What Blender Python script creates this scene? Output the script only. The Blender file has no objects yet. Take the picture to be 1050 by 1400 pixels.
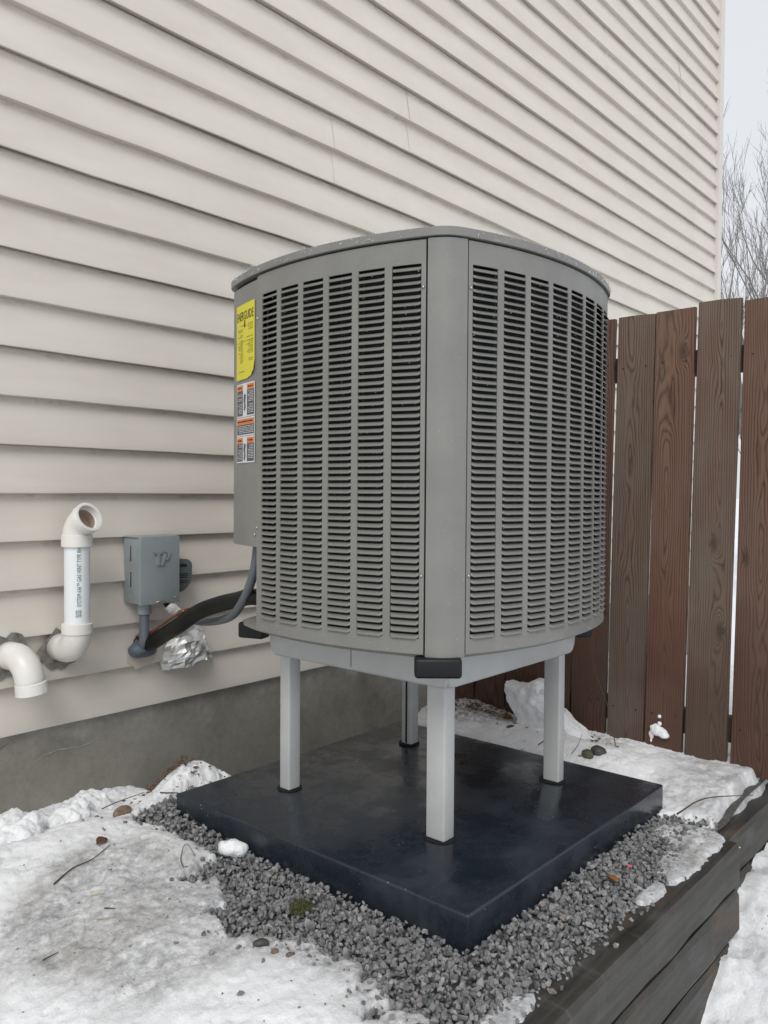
import bpy, bmesh, math, random
import numpy as np
from mathutils import Vector, Matrix

random.seed(7)
rng = np.random.default_rng(11)
S = bpy.context.scene
COL = S.collection
R = math.radians

# ------------------------------------------------------------------ camera
cam_d = bpy.data.cameras.new('camera')
cam = bpy.data.objects.new('camera', cam_d)
COL.objects.link(cam)
cam_d.sensor_fit = 'VERTICAL'
cam_d.sensor_height = 24.0
cam_d.lens = 24.0 * 1112.6 / 1400.0
cam_d.clip_start = 0.05
cam_d.clip_end = 900.0
yaw, pitch, roll = 0.8570, -0.0233, 0.0066
fw = Vector((math.sin(yaw) * math.cos(pitch), math.cos(yaw) * math.cos(pitch), math.sin(pitch)))
rt = Vector((math.cos(yaw), -math.sin(yaw), 0))
up = rt.cross(fw)
r2 = rt * math.cos(roll) + up * math.sin(roll)
u2 = -rt * math.sin(roll) + up * math.cos(roll)
cam.matrix_world = Matrix(((r2.x, u2.x, -fw.x, 0.0), (r2.y, u2.y, -fw.y, -2.6723),
                           (r2.z, u2.z, -fw.z, 0.8087), (0, 0, 0, 1)))
S.camera = cam

# ------------------------------------------------------------------ sky, sun, exposure
SUN_EL, SUN_AZ = R(44), R(238)       # azimuth measured from +Y clockwise; a pale sun behind thick cloud
world = bpy.data.worlds.new('World')
S.world = world
world.use_nodes = True
wn, wl = world.node_tree.nodes, world.node_tree.links
wn.clear()
w_out = wn.new('ShaderNodeOutputWorld')
w_bg = wn.new('ShaderNodeBackground')
w_sky = wn.new('ShaderNodeTexSky')
w_sky.sky_type = 'NISHITA'
w_sky.sun_disc = False
w_sky.sun_elevation = SUN_EL
w_sky.sun_rotation = SUN_AZ
w_sky.air_density = 1.0
w_sky.dust_density = 3.0
w_hs = wn.new('ShaderNodeHueSaturation')
w_hs.inputs['Saturation'].default_value = 0.10
w_mix = wn.new('ShaderNodeMixRGB')   # thick even cloud in front of the clear sky
w_mix.inputs['Fac'].default_value = 0.86
w_mix.inputs['Color2'].default_value = (7.5, 7.75, 8.15, 1)
wl.new(w_sky.outputs['Color'], w_hs.inputs['Color'])
wl.new(w_hs.outputs['Color'], w_mix.inputs['Color1'])
wl.new(w_mix.outputs['Color'], w_bg.inputs['Color'])
w_bg.inputs['Strength'].default_value = 0.095
wl.new(w_bg.outputs['Background'], w_out.inputs['Surface'])

sun_d = bpy.data.lights.new('sun', 'SUN')
sun_d.energy = 1.35
sun_d.angle = R(30)
sun_d.color = (1.0, 0.97, 0.93)
sun = bpy.data.objects.new('sun', sun_d)
COL.objects.link(sun)
sdir = Vector((math.sin(SUN_AZ) * math.cos(SUN_EL), math.cos(SUN_AZ) * math.cos(SUN_EL), math.sin(SUN_EL)))
sun.rotation_euler = sdir.to_track_quat('Z', 'Y').to_euler()
sun.location = (0, -3, 8)

S.view_settings.view_transform = 'Standard'
S.view_settings.look = 'None'
S.view_settings.exposure = 0.26
S.view_settings.gamma = 1.0
S.view_settings.use_curve_mapping = False
S.render.engine = 'CYCLES'
S.cycles.max_bounces = 8

# ------------------------------------------------------------------ material helpers
class Mat:
    def __init__(s, name, base=(.5, .5, .5), rough=.5, metal=0.0, spec=.5, **kw):
        s.m = bpy.data.materials.new(name)
        s.m.use_nodes = True
        s.n, s.l = s.m.node_tree.nodes, s.m.node_tree.links
        s.b = s.n['Principled BSDF']
        s.b.inputs['Base Color'].default_value = (*base, 1)
        s.b.inputs['Roughness'].default_value = rough
        s.b.inputs['Metallic'].default_value = metal
        s.b.inputs['Specular IOR Level'].default_value = spec
        for k, v in kw.items():
            s.b.inputs[k].default_value = v
        s._tc = None
    def tc(s, out='Object'):
        if s._tc is None:
            s._tc = s.n.new('ShaderNodeTexCoord')
        return s._tc.outputs[out]
    def pos(s):
        return s.n.new('ShaderNodeNewGeometry').outputs['Position']
    def mapped(s, vec, scale=(1, 1, 1), loc=(0, 0, 0), rot=(0, 0, 0)):
        m = s.n.new('ShaderNodeMapping')
        m.inputs['Scale'].default_value = scale
        m.inputs['Location'].default_value = loc
        m.inputs['Rotation'].default_value = rot
        s.l.new(vec, m.inputs['Vector'])
        return m.outputs['Vector']
    def noise(s, vec, scale=5, detail=4, rough=.55, dist=0.0):
        t = s.n.new('ShaderNodeTexNoise')
        t.inputs['Scale'].default_value = scale
        t.inputs['Detail'].default_value = detail
        t.inputs['Roughness'].default_value = rough
        t.inputs['Distortion'].default_value = dist
        s.l.new(vec, t.inputs['Vector'])
        return t.outputs['Fac']
    def voronoi(s, vec, scale=5, out='Distance', rnd=1.0):
        t = s.n.new('ShaderNodeTexVoronoi')
        t.inputs['Scale'].default_value = scale
        t.inputs['Randomness'].default_value = rnd
        s.l.new(vec, t.inputs['Vector'])
        return t.outputs[out]
    def ramp(s, fac, stops):
        r = s.n.new('ShaderNodeValToRGB')
        e = r.color_ramp.elements
        while len(e) < len(stops):
            e.new(0.5)
        for i, (p, c) in enumerate(stops):
            e[i].position = p
            if not hasattr(c, '__len__'):
                c = (c, c, c)
            e[i].color = (*c, 1)
        s.l.new(fac, r.inputs['Fac'])
        return r.outputs['Color']
    def math(s, op, a, b=None, c=None, clamp=False):
        m = s.n.new('ShaderNodeMath')
        m.operation = op
        m.use_clamp = clamp
        for i, v in enumerate((a, b, c)):
            if v is None:
                continue
            if isinstance(v, (int, float)):
                m.inputs[i].default_value = v
            else:
                s.l.new(v, m.inputs[i])
        return m.outputs[0]
    def mix(s, fac, a, b, mode='MIX'):
        m = s.n.new('ShaderNodeMixRGB')
        m.blend_type = mode
        for i, v in enumerate((fac, a, b)):
            if isinstance(v, (int, float)):
                m.inputs[i].default_value = v if i == 0 else (v, v, v, 1)
            elif isinstance(v, tuple):
                m.inputs[i].default_value = (*v, 1)
            else:
                s.l.new(v, m.inputs[i])
        return m.outputs[0]
    def sep(s, vec):
        n = s.n.new('ShaderNodeSeparateXYZ')
        s.l.new(vec, n.inputs[0])
        return n.outputs
    def comb(s, x, y, z):
        n = s.n.new('ShaderNodeCombineXYZ')
        for i, v in enumerate((x, y, z)):
            if isinstance(v, (int, float)):
                n.inputs[i].default_value = v
            else:
                s.l.new(v, n.inputs[i])
        return n.outputs[0]
    def set(s, name, v):
        s.l.new(v, s.b.inputs[name])
        return s
    def bump(s, h, strength=.3, dist=.002):
        b = s.n.new('ShaderNodeBump')
        b.inputs['Strength'].default_value = strength
        b.inputs['Distance'].default_value = dist
        s.l.new(h, b.inputs['Height'])
        s.l.new(b.outputs['Normal'], s.b.inputs['Normal'])
        return s
    def rand(s):
        return s.n.new('ShaderNodeObjectInfo').outputs['Random']
    def attr(s, name):
        a = s.n.new('ShaderNodeAttribute')
        a.attribute_name = name
        return a.outputs['Fac']

# vinyl siding with faint wash streaks and algae under the laps
LAP = 0.16
m = Mat('vinyl_siding', (.60, .565, .53), .42, spec=.4)
P = m.pos()
x, y, z = m.sep(P)
n1 = m.noise(m.mapped(P, (1.2, 1, 5)), 1.6, 4)
n2 = m.noise(m.mapped(P, (7, 1, 1.2)), 3.0, 3)
c = m.ramp(n1, [(.3, (.590, .546, .482)), (.7, (.660, .618, .555))])
c = m.mix(m.math('MULTIPLY', m.ramp(n2, [(.55, 0.0), (.8, 1.0)]), .12), c, (.54, .48, .42))
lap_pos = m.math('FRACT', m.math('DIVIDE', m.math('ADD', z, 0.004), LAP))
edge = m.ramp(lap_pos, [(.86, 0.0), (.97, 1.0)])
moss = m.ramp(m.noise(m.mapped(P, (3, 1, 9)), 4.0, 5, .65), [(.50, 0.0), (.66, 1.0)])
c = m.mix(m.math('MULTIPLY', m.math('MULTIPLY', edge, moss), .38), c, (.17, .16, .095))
mold = m.ramp(m.noise(m.mapped(P, (1.5, 1, 1.5), (3, 0, 1)), 2.1, 6, .7), [(.60, 0.0), (.74, 1.0)])
c = m.mix(m.math('MULTIPLY', mold, .10), c, (.34, .32, .20))
m.set('Base Color', c)
m.bump(m.noise(m.mapped(P, (2, 1, 34)), 9, 3), .22, .002)
VINYL = m.m

TRIM = Mat('trim_vinyl', (.62, .585, .54), .4).m

m = Mat('foundation_concrete', (.2, .19, .17), .85, spec=.25)
P = m.pos()
x, y, z = m.sep(P)
a = m.noise(P, 3.2, 8, .65)
b2 = m.noise(P, 38, 4, .7)
c = m.ramp(a, [(.28, (.225, .217, .195)), (.5, (.335, .325, .297)), (.75, (.44, .43, .40))])
c = m.mix(.30, c, m.ramp(b2, [(.3, (.17, .163, .142)), (.7, (.42, .405, .37))]))
lo = m.math('ADD', m.math('MULTIPLY', z, -3.4), m.math('MULTIPLY', m.noise(P, 4.5, 5, .6), 1.5))
c = m.mix(m.math('MULTIPLY', m.ramp(lo, [(.80, 0.0), (1.0, 1.0)]), .35), c, (.105, .098, .05))
blot = m.ramp(m.noise(m.mapped(P, (1, 1, 1), (4.1, 0, .3)), 2.6, 5, .6), [(.56, 0.0), (.72, 1.0)])
c = m.mix(m.math('MULTIPLY', blot, .6), c, (.085, .078, .052))
m.set('Base Color', c)
m.bump(m.math('ADD', b2, m.noise(P, 140, 2)), .35, .003)
CONCRETE = m.m
CHALK = Mat('scratched_concrete', (.36, .35, .32), .9).m
CRACK = Mat('crack_in_concrete', (.05, .047, .04), .95).m

def grey_paint(name, base, rough, bump=.05):
    m = Mat(name, base, rough, spec=.45)
    P = m.tc()
    n = m.noise(P, 6, 5, .6)
    lo = tuple(v * .90 for v in base)
    hi = tuple(min(1, v * 1.08) for v in base)
    c = m.ramp(n, [(.3, lo), (.7, hi)])
    st = m.ramp(m.noise(m.mapped(P, (22, 22, 1.1)), 2.2, 3), [(.55, 0.0), (.85, 1.0)])
    c = m.mix(m.math('MULTIPLY', st, .14), c, tuple(v * .7 for v in base))
    m.set('Base Color', c)
    m.set('Roughness', m.ramp(m.noise(P, 9, 3), [(.3, rough - .08), (.7, rough + .08)]))
    m.bump(m.noise(P, 260, 2), bump, .0006)
    return m.m
CABINET = grey_paint('cabinet_grey_paint', (.198, .198, .186), .40)
STAND = grey_paint('powder_coated_stand', (.47, .48, .48), .42)
COVERGREY = grey_paint('electrical_box_grey', (.255, .29, .295), .45)
COVERDARK = grey_paint('electrical_handle_grey', (.10, .12, .122), .5)
SCREW = Mat('zinc_screw', (.45, .45, .43), .3, 1.0).m
RUBBER = Mat('black_rubber', (.007, .008, .010), .45, spec=.3).m
GAP = Mat('dark_seam', (.006, .006, .006), .8).m

m = Mat('coil_fins', (.05, .055, .055), .55, .3)
P = m.tc()
x, y, z = m.sep(P)
fin = m.math('SINE', m.math('MULTIPLY', z, 900))
tube = m.math('SINE', m.math('MULTIPLY', m.math('ADD', x, y), 110))
c = m.ramp(fin, [(.0, (.006, .0075, .0075)), (1.0, (.026, .032, .030))])
c = m.mix(m.ramp(tube, [(.96, 0.0), (1.0, .5)]), c, (.10, .12, .11))
m.set('Base Color', c)
COIL = m.m

m = Mat('equipment_pad', (.014, .019, .028), .42, spec=.5)
P = m.tc()
a = m.noise(P, 6.5, 8, .7)
b2 = m.noise(m.mapped(P, (1, 1, 3)), 24, 7, .75)
c = m.ramp(a, [(.35, (.010, .0148, .022)), (.55, (.016, .022, .031)), (.8, (.032, .041, .053))])
scuff = m.ramp(b2, [(.60, 0.0), (.78, 1.0)])
c = m.mix(m.math('MULTIPLY', scuff, .45), c, (.055, .072, .095))
bit = m.math('MULTIPLY', m.ramp(m.voronoi(P, 34), [(.035, 1.0), (.06, 0.0)]), m.ramp(m.noise(P, 5, 2), [(.52, 0.0), (.58, 1.0)]))
c = m.mix(m.math('MULTIPLY', bit, .8), c, (.5, .52, .55))
m.set('Base Color', c)
m.set('Roughness', m.ramp(a, [(.40, .15), (.60, .45)]))
m.bump(m.math('ADD', m.math('MULTIPLY', b2, .6), m.noise(P, 90, 3)), .22, .002)
PAD = m.m

m = Mat('fence_wood', (.10, .06, .04), .78, spec=.25)
P = m.tc()
x, y, z = m.sep(P)
rnd = m.rand()
r1 = m.math('FRACT', m.math('MULTIPLY', rnd, 17.3))
_oi = m.n.new('ShaderNodeObjectInfo')
tone = m.sep(_oi.outputs['Color'])[0]
r2_ = m.math('FRACT', m.math('MULTIPLY', rnd, 91.7))
shift = m.comb(0, m.math('MULTIPLY', r1, 31.0), m.math('MULTIPLY', rnd, 57.0))
va = m.n.new('ShaderNodeVectorMath'); va.operation = 'ADD'
m.l.new(P, va.inputs[0]); m.l.new(shift, va.inputs[1])
Q = va.outputs[0]
wob = m.math('SUBTRACT', m.noise(m.mapped(Q, (1, 3.0, .75)), 2.0, 3, .5), .5)
wob2 = m.math('SUBTRACT', m.noise(m.mapped(Q, (1, 9, 1.6)), 4.0, 3, .6), .5)
kn = m.n.new('ShaderNodeTexVoronoi')
kn.voronoi_dimensions = '2D'
kn.inputs['Scale'].default_value = 1.0
kn.inputs['Randomness'].default_value = .9
_q = m.sep(Q)
m.l.new(m.comb(m.math('MULTIPLY', _q[1], 6.0), m.math('MULTIPLY', _q[2], 2.6), 0), kn.inputs['Vector'])
_kr = m.sep(kn.outputs['Color'])[0]
kd = m.math('ADD', m.math('ADD', kn.outputs['Distance'], m.math('MULTIPLY', m.math('SUBTRACT', m.noise(Q, 30, 3), .5), .06)), m.math('MULTIPLY', m.math('LESS_THAN', _kr, .52), 1.0))
kbump = m.math('POWER', 2.718, m.math('MULTIPLY', m.math('MULTIPLY', kd, kd), -60.0))
depth = m.math('ADD', m.math('ADD', m.math('MULTIPLY', wob, .16),
               m.math('MULTIPLY', m.math('SUBTRACT', z, m.math('MULTIPLY', r1, 1.2)), .028)),
               m.math('ADD', m.math('MULTIPLY', kbump, .05), m.math('MULTIPLY', wob2, .010)))
yc = m.math('ADD', y, m.math('MULTIPLY', m.math('SUBTRACT', r2_, .5), .05))
rad = m.math('SQRT', m.math('ADD', m.math('MULTIPLY', yc, yc), m.math('MULTIPLY', depth, depth)))
ring = m.math('FRACT', m.math('MULTIPLY', rad, 125.0))
grain = m.ramp(ring, [(0.0, .05), (.22, .75), (.62, 1.0), (.86, .55), (1.0, .05)])
fine = m.noise(m.mapped(Q, (1, 150, 2.2)), 1.0, 4, .6)
base = m.mix(tone, (.225, .185, .150), (.255, .140, .098))
dark = m.mix(tone, (.036, .027, .021), (.038, .020, .014))
c = m.mix(m.math('MULTIPLY', grain, .85), dark, base)
c = m.mix(.30, c, m.ramp(fine, [(.3, (.045, .032, .025)), (.7, (.180, .138, .110))]))
wth = m.noise(m.mapped(Q, (1, 3.2, .9)), 2.3, 5, .6)
c = m.mix(m.math('MULTIPLY', m.math('MULTIPLY', m.ramp(wth, [(.40, 0.0), (.66, 1.0)]), .75), m.math('SUBTRACT', 1.0, m.math('MULTIPLY', tone, .6))), c, (.180, .160, .138))
red = m.noise(m.mapped(Q, (1, 2, .6), (9, 2, 4)), 2.0, 3)
c = m.mix(m.math('MULTIPLY', m.math('MULTIPLY', m.ramp(red, [(.46, 0.0), (.68, 1.0)]), .6), tone), c, (.135, .060, .040))
c = m.mix(m.math('MULTIPLY', m.ramp(kd, [(.035, 1.0), (.11, 0.0)]), .7), c, (.06, .042, .034))
r3_ = m.math('FRACT', m.math('MULTIPLY', rnd, 53.9))
c = m.mix(1.0, c, m.ramp(r3_, [(0.0, (.72, .70, .68)), (1.0, (.98, .95, .93))]), 'MULTIPLY')
damp_shade = m.math('ADD', m.math('MULTIPLY', z, -1.1), m.math('MULTIPLY', m.noise(Q, 3, 4), 1.3))
c = m.mix(m.math('MULTIPLY', m.ramp(damp_shade, [(.0, 0.0), (.7, 1.0)]), .55), c, (.045, .022, .016))  # damp wood and painted-in shade together, darker toward the board foot
m.set('Base Color', c)
m.bump(m.math('ADD', m.math('MULTIPLY', grain, .5), fine), .35, .0025)
FENCE = m.m

m = Mat('retaining_timber', (.05, .048, .045), .55, spec=.4)
P = m.tc()
rnd = m.rand()
sh = m.comb(m.math('MULTIPLY', rnd, 40.0), 0, m.math('MULTIPLY', rnd, 9.0))
va = m.n.new('ShaderNodeVectorMath'); va.operation = 'ADD'
m.l.new(P, va.inputs[0]); m.l.new(sh, va.inputs[1]); Q = va.outputs[0]
g = m.noise(m.mapped(Q, (2.2, 60, 60)), 1.0, 6, .65)
bl = m.noise(m.mapped(Q, (2.2, 5, 5)), 1.9, 5, .6)
c = m.ramp(bl, [(.34, (.014, .014, .013)), (.52, (.042, .040, .036)), (.72, (.125, .122, .115))])
c = m.mix(.38, c, m.ramp(g, [(.35, (.009, .008, .008)), (.68, (.085, .078, .068))]))
br = m.ramp(m.noise(m.mapped(Q, (1.5, 4, 4), (7, 1, 2)), 2.6, 5, .65), [(.56, 0.0), (.72, 1.0)])
c = m.mix(m.math('MULTIPLY', br, .6), c, (.125, .066, .026))
run = m.ramp(m.noise(m.mapped(Q, (28, 2, 1.4)), 1.3, 3), [(.60, 0.0), (.78, 1.0)])
c = m.mix(m.math('MULTIPLY', run, .28), c, (.17, .17, .17))
m.set('Base Color', c)
m.set('Roughness', m.ramp(bl, [(.3, .32), (.7, .7)]))
m.bump(g, .5, .004)
TIMBER = m.m

m = Mat('snow', (.84, .86, .88), .62, spec=.35)
P = m.pos()
ice = m.attr('ice')
dirt = m.attr('dirt')
n1 = m.noise(P, 7, 6, .62)
n2 = m.noise(P, 55, 6, .75)
c = m.ramp(n1, [(.3, (.83, .85, .875)), (.7, (.90, .91, .92))])
icen = m.math('ADD', m.math('MULTIPLY', m.noise(P, 12, 10, .72), .55), m.math('MULTIPLY', m.noise(P, 48, 8, .75), .45))
icec = m.ramp(icen, [(.38, (.33, .335, .34)), (.47, (.50, .505, .515)), (.54, (.64, .645, .655)), (.63, (.82, .83, .84))])
c = m.mix(ice, c, icec)
stain = m.ramp(m.noise(m.mapped(P, (1, 1, 1), (2, 5, 0)), 5.0, 5, .65), [(.52, 0.0), (.70, 1.0)])
c = m.mix(m.math('MULTIPLY', m.math('MULTIPLY', stain, ice), .5), c, (.27, .25, .21))
sp = m.voronoi(P, 60)
spn = m.noise(P, 6, 3)
speck = m.math('MULTIPLY', m.ramp(sp, [(.10, 1.0), (.16, 0.0)]), m.ramp(m.math('ADD', spn, m.math('MULTIPLY', dirt, .35)), [(.60, 0.0), (.66, 1.0)]))
c = m.mix(m.math('MULTIPLY', speck, .85), c, (.06, .052, .045))
c = m.mix(m.math('MULTIPLY', dirt, m.ramp(n2, [(.40, 0.0), (.62, .9)])), c, (.09, .078, .062))
m.set('Base Color', c)
m.set('Roughness', m.mix(ice, .66, .24))
m.b.inputs['Subsurface Weight'].default_value = .18
m.b.inputs['Subsurface Radius'].default_value = (.012, .012, .014)
m.b.inputs['Subsurface Scale'].default_value = .6
m.bump(m.math('ADD', n2, m.math('MULTIPLY', m.noise(P, 190, 4, .7), .7)), .75, .005)
SNOW = m.m

m = Mat('gravel_stone', (.2, .2, .2), .6, spec=.4)
geo = m.n.new('ShaderNodeNewGeometry')
ri = geo.outputs['Random Per Island']
c = m.ramp(ri, [(0.0, (.055, .057, .062)), (.40, (.130, .133, .139)), (.8, (.225, .227, .230)), (.96, (.36, .357, .35)), (1.0, (.18, .14, .12))])
c = m.mix(.35, c, m.ramp(m.noise(geo.outputs['Position'], 160, 4, .7), [(.3, (.08, .08, .082)), (.7, (.42, .42, .415))]), 'MIX')
m.set('Base Color', c)
m.set('Roughness', m.ramp(ri, [(0, .38), (1, .75)]))
m.bump(m.noise(geo.outputs['Position'], 420, 3), .4, .001)
STONE = m.m

m = Mat('wet_grit', (.06, .058, .055), .7)
P = m.pos()
m.set('Base Color', m.ramp(m.noise(P, 70, 5, .7), [(.3, (.028, .027, .026)), (.7, (.12, .118, .113))]))
m.bump(m.noise(P, 120, 4), .8, .006)
GRIT = m.m

m = Mat('far_snow', (.80, .82, .84), .8)
P = m.pos()
m.set('Base Color', m.ramp(m.noise(P, .5, 5), [(.3, (.74, .76, .79)), (.7, (.84, .855, .87))]))
FARSNOW = m.m

m = Mat('pvc_white', (.74, .73, .70), .33)
P = m.tc()
m.set('Base Color', m.ramp(m.noise(P, 9, 4), [(.3, (.68, .66, .61)), (.7, (.77, .76, .73))]))
PVC = m.m
m = Mat('pvc_pipe_section', (.74, .77, .78), .3)
PVCPIPE = m.m
m = Mat('pvc_inside', (.42, .33, .26), .6)
PVCIN = m.m
INK = Mat('grey_green_ink', (.10, .14, .13), .7).m
m = Mat('sealant', (.18, .168, .15), .85)
P = m.pos()
m.set('Base Color', m.ramp(m.noise(P, 40, 4), [(.3, (.10, .094, .083)), (.7, (.27, .255, .23))]))
SEALANT = m.m
CAULK = Mat('tan_caulk', (.52, .47, .41), .7).m
m = Mat('grey_conduit', (.115, .13, .145), .42)
CONDUIT = m.m
DUCTSEAL = Mat('blue_grey_duct_seal', (.095, .12, .15), .55).m
m = Mat('line_insulation', (.010, .011, .012), .40, spec=.22)
P = m.tc()
m.set('Base Color', m.ramp(m.noise(P, 25, 4), [(.35, (.0035, .0036, .004)), (.75, (.010, .0105, .011))]))
m.bump(m.noise(P, 60, 3), .25, .002)
INSUL = m.m
COPPER = Mat('copper_tube', (.36, .15, .075), .4, .8).m
BRASS = Mat('brass_fitting', (.62, .52, .25), .35, .9).m
m = Mat('aluminium_foil', (.62, .62, .61), .42, .80)
P = m.pos()
m.bump(m.noise(P, 60, 5, .6, 1.0), .3, .003)
FOIL = m.m
YELLOW = Mat('yellow_sticker', (.62, .56, .04), .5).m
BLACKINK = Mat('black_print', (.018, .018, .016), .6).m
WHITEST = Mat('white_sticker', (.62, .63, .64), .5).m
ORANGE = Mat('orange_print', (.62, .19, .045), .5).m
GREYINK = Mat('grey_print', (.30, .30, .30), .6).m
SLATE = Mat('slate_print', (.075, .08, .088), .6).m
DROP = Mat('water_drop', (.95, .97, 1.0), .03, spec=.6, **{'Transmission Weight': .85, 'IOR': 1.33}).m
m = Mat('bark', (.10, .09, .085), .9)
P = m.tc()
m.set('Base Color', m.ramp(m.noise(P, 3, 5), [(.3, (.16, .15, .145)), (.7, (.27, .255, .245))]))
BARK = m.m
TWIGM = Mat('twig_brown', (.075, .05, .035), .8).m
STRAW = Mat('dry_straw', (.45, .38, .26), .7).m
LEAFM = Mat('dead_leaf', (.11, .055, .03), .7).m
m = Mat('brown_rock', (.2, .13, .09), .6)
P = m.tc()
m.set('Base Color', m.ramp(m.noise(P, 30, 5, .65), [(.3, (.10, .062, .042)), (.7, (.28, .20, .145))]))
m.bump(m.noise(P, 60, 4), .4, .003)
ROCKB = m.m
m = Mat('ochre_rock', (.4, .28, .14), .6)
P = m.tc()
m.set('Base Color', m.ramp(m.noise(P, 30, 5, .65), [(.3, (.20, .135, .06)), (.7, (.42, .32, .19))]))
ROCKO = m.m
ROCKD = Mat('dark_rock', (.055, .05, .047), .55).m
ROCKG = Mat('mossy_rock', (.085, .082, .045), .7).m
ROCKR = Mat('red_rock', (.12, .085, .075), .6).m
ORANGELEAF = Mat('orange_leaf', (.34, .12, .035), .6).m
PINK = Mat('pink_scrap', (.75, .12, .16), .5).m
m = Mat('moss', (.10, .12, .025), .9)
P = m.pos()
m.set('Base Color', m.ramp(m.noise(P, 80, 4), [(.3, (.04, .042, .014)), (.7, (.12, .122, .045))]))
MOSS = m.m
ROOFM = Mat('roof_shingle', (.06, .058, .056), .9).m
RAILM = Mat('fence_rail_wood', (.05, .033, .024), .85).m

# ------------------------------------------------------------------ object helpers
def link(name, me, mat, parent=None, loc=None, smooth=None):
    o = bpy.data.objects.new(name, me)
    COL.objects.link(o)
    if mat is not None and len(me.materials) == 0:
        me.materials.append(mat)
    if parent is not None:
        o.parent = parent
    if loc is not None:
        o.location = loc
    if smooth is not None:
        set_smooth(me, smooth)
    return o

def set_smooth(me, on=True):
    me.polygons.foreach_set('use_smooth', [on] * len(me.polygons))

def mesh(name, V, F):
    me = bpy.data.meshes.new(name)
    me.from_pydata([tuple(v) for v in V], [], [tuple(f) for f in F])
    me.update()
    return me

def fast_mesh(name, V, F):
    """numpy verts (n,3) and same-size faces (m,k)"""
    me = bpy.data.meshes.new(name)
    V = np.asarray(V, np.float32); F = np.asarray(F, np.int32)
    n, k = F.shape
    me.vertices.add(len(V)); me.vertices.foreach_set('co', V.ravel())
    me.loops.add(n * k); me.loops.foreach_set('vertex_index', F.ravel())
    me.polygons.add(n)
    me.polygons.foreach_set('loop_start', np.arange(0, n * k, k, dtype=np.int32))
    me.update(calc_edges=True)
    me.validate()
    return me

def empty(name, loc=(0, 0, 0), rz=0):
    o = bpy.data.objects.new(name, None)
    o.empty_display_size = .1
    COL.objects.link(o)
    o.location = loc
    o.rotation_euler = (0, 0, rz)
    return o

def tag(o, label=None, cat=None, group=None, kind=None):
    if label: o['label'] = label
    if cat: o['category'] = cat
    if group: o['group'] = group
    if kind: o['kind'] = kind
    return o

class MB:
    """collects shapes in one mesh"""
    def __init__(s):
        s.V, s.F = [], []
    def add(s, V, F):
        k = len(s.V)
        s.V += [tuple(v) for v in V]
        s.F += [tuple(i + k for i in f) for f in F]
        return s
    def box(s, a, b):
        (x0, y0, z0), (x1, y1, z1) = a, b
        return s.add([(x0, y0, z0), (x1, y0, z0), (x1, y1, z0), (x0, y1, z0),
                      (x0, y0, z1), (x1, y0, z1), (x1, y1, z1), (x0, y1, z1)],
                     [(0, 3, 2, 1), (4, 5, 6, 7), (0, 1, 5, 4), (1, 2, 6, 5), (2, 3, 7, 6), (3, 0, 4, 7)])
    def tube(s, pts, rad, n=12, caps=True):
        pts = [Vector(p) for p in pts]
        if not hasattr(rad, '__len__'):
            rad = [rad] * len(pts)
        V, F = [], []
        nrm = None
        for i, p in enumerate(pts):
            t = (pts[min(i + 1, len(pts) - 1)] - pts[max(i - 1, 0)]).normalized()
            if nrm is None:
                ref = Vector((0, 0, 1)) if abs(t.z) < .9 else Vector((1, 0, 0))
                nrm = t.cross(ref).normalized()
            else:
                nrm = (nrm - t * nrm.dot(t)).normalized()
            bi = t.cross(nrm)
            for k in range(n):
                an = 2 * math.pi * k / n
                V.append(p + (nrm * math.cos(an) + bi * math.sin(an)) * rad[i])
        for i in range(len(pts) - 1):
            for k in range(n):
                a, b = i * n + k, i * n + (k + 1) % n
                F.append((a, b, b + n, a + n))
        if caps:
            F.append(tuple(range(n - 1, -1, -1)))
            F.append(tuple((len(pts) - 1) * n + k for k in range(n)))
        return s.add(V, F)
    def prism(s, poly, z0, z1, cap=True):
        n = len(poly)
        V = [(x, y, z0) for x, y in poly] + [(x, y, z1) for x, y in poly]
        F = [(i, (i + 1) % n, (i + 1) % n + n, i + n) for i in range(n)]
        if cap:
            F += [tuple(range(n - 1, -1, -1)), tuple(range(n, 2 * n))]
        return s.add(V, F)
    def build(s, name, mat, parent=None, smooth=False, loc=None):
        me = mesh(name, s.V, s.F)
        return link(name, me, mat, parent, loc, smooth)

def bevel_mesh(me, w, seg=2, angle=30):
    bm = bmesh.new(); bm.from_mesh(me)
    bmesh.ops.recalc_face_normals(bm, faces=bm.faces)
    es = [e for e in bm.edges if len(e.link_faces) == 2 and e.calc_face_angle(0) > R(angle)]
    bmesh.ops.bevel(bm, geom=es, offset=w, segments=seg, profile=.5, affect='EDGES')
    bm.to_mesh(me); bm.free(); me.update()

def bbox(name, a, b, mat, parent=None, bev=.003, seg=2, smooth=True):
    o = MB().box(a, b).build(name, mat, parent)
    bevel_mesh(o.data, bev, seg)
    if smooth:
        set_smooth(o.data, True)
        auto(o.data)
    return o

def auto(me, deg=40):
    bm = bmesh.new(); bm.from_mesh(me)
    for e in bm.edges:
        e.smooth = not (len(e.link_faces) == 2 and e.calc_face_angle(0) > R(deg))
    bm.to_mesh(me); bm.free()

def spline(pts, n=8):
    """Catmull-Rom through pts"""
    P = [Vector(p) for p in pts]
    P = [P[0] * 2 - P[1]] + P + [P[-1] * 2 - P[-2]]
    out = []
    for i in range(1, len(P) - 2):
        for k in range(n):
            t = k / n
            a, b, c, d = P[i - 1], P[i], P[i + 1], P[i + 2]
            out.append(.5 * ((2 * b) + (c - a) * t + (2 * a - 5 * b + 4 * c - d) * t * t + (3 * b - a - 3 * c + d) * t ** 3))
    out.append(P[-2])
    return out

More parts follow.
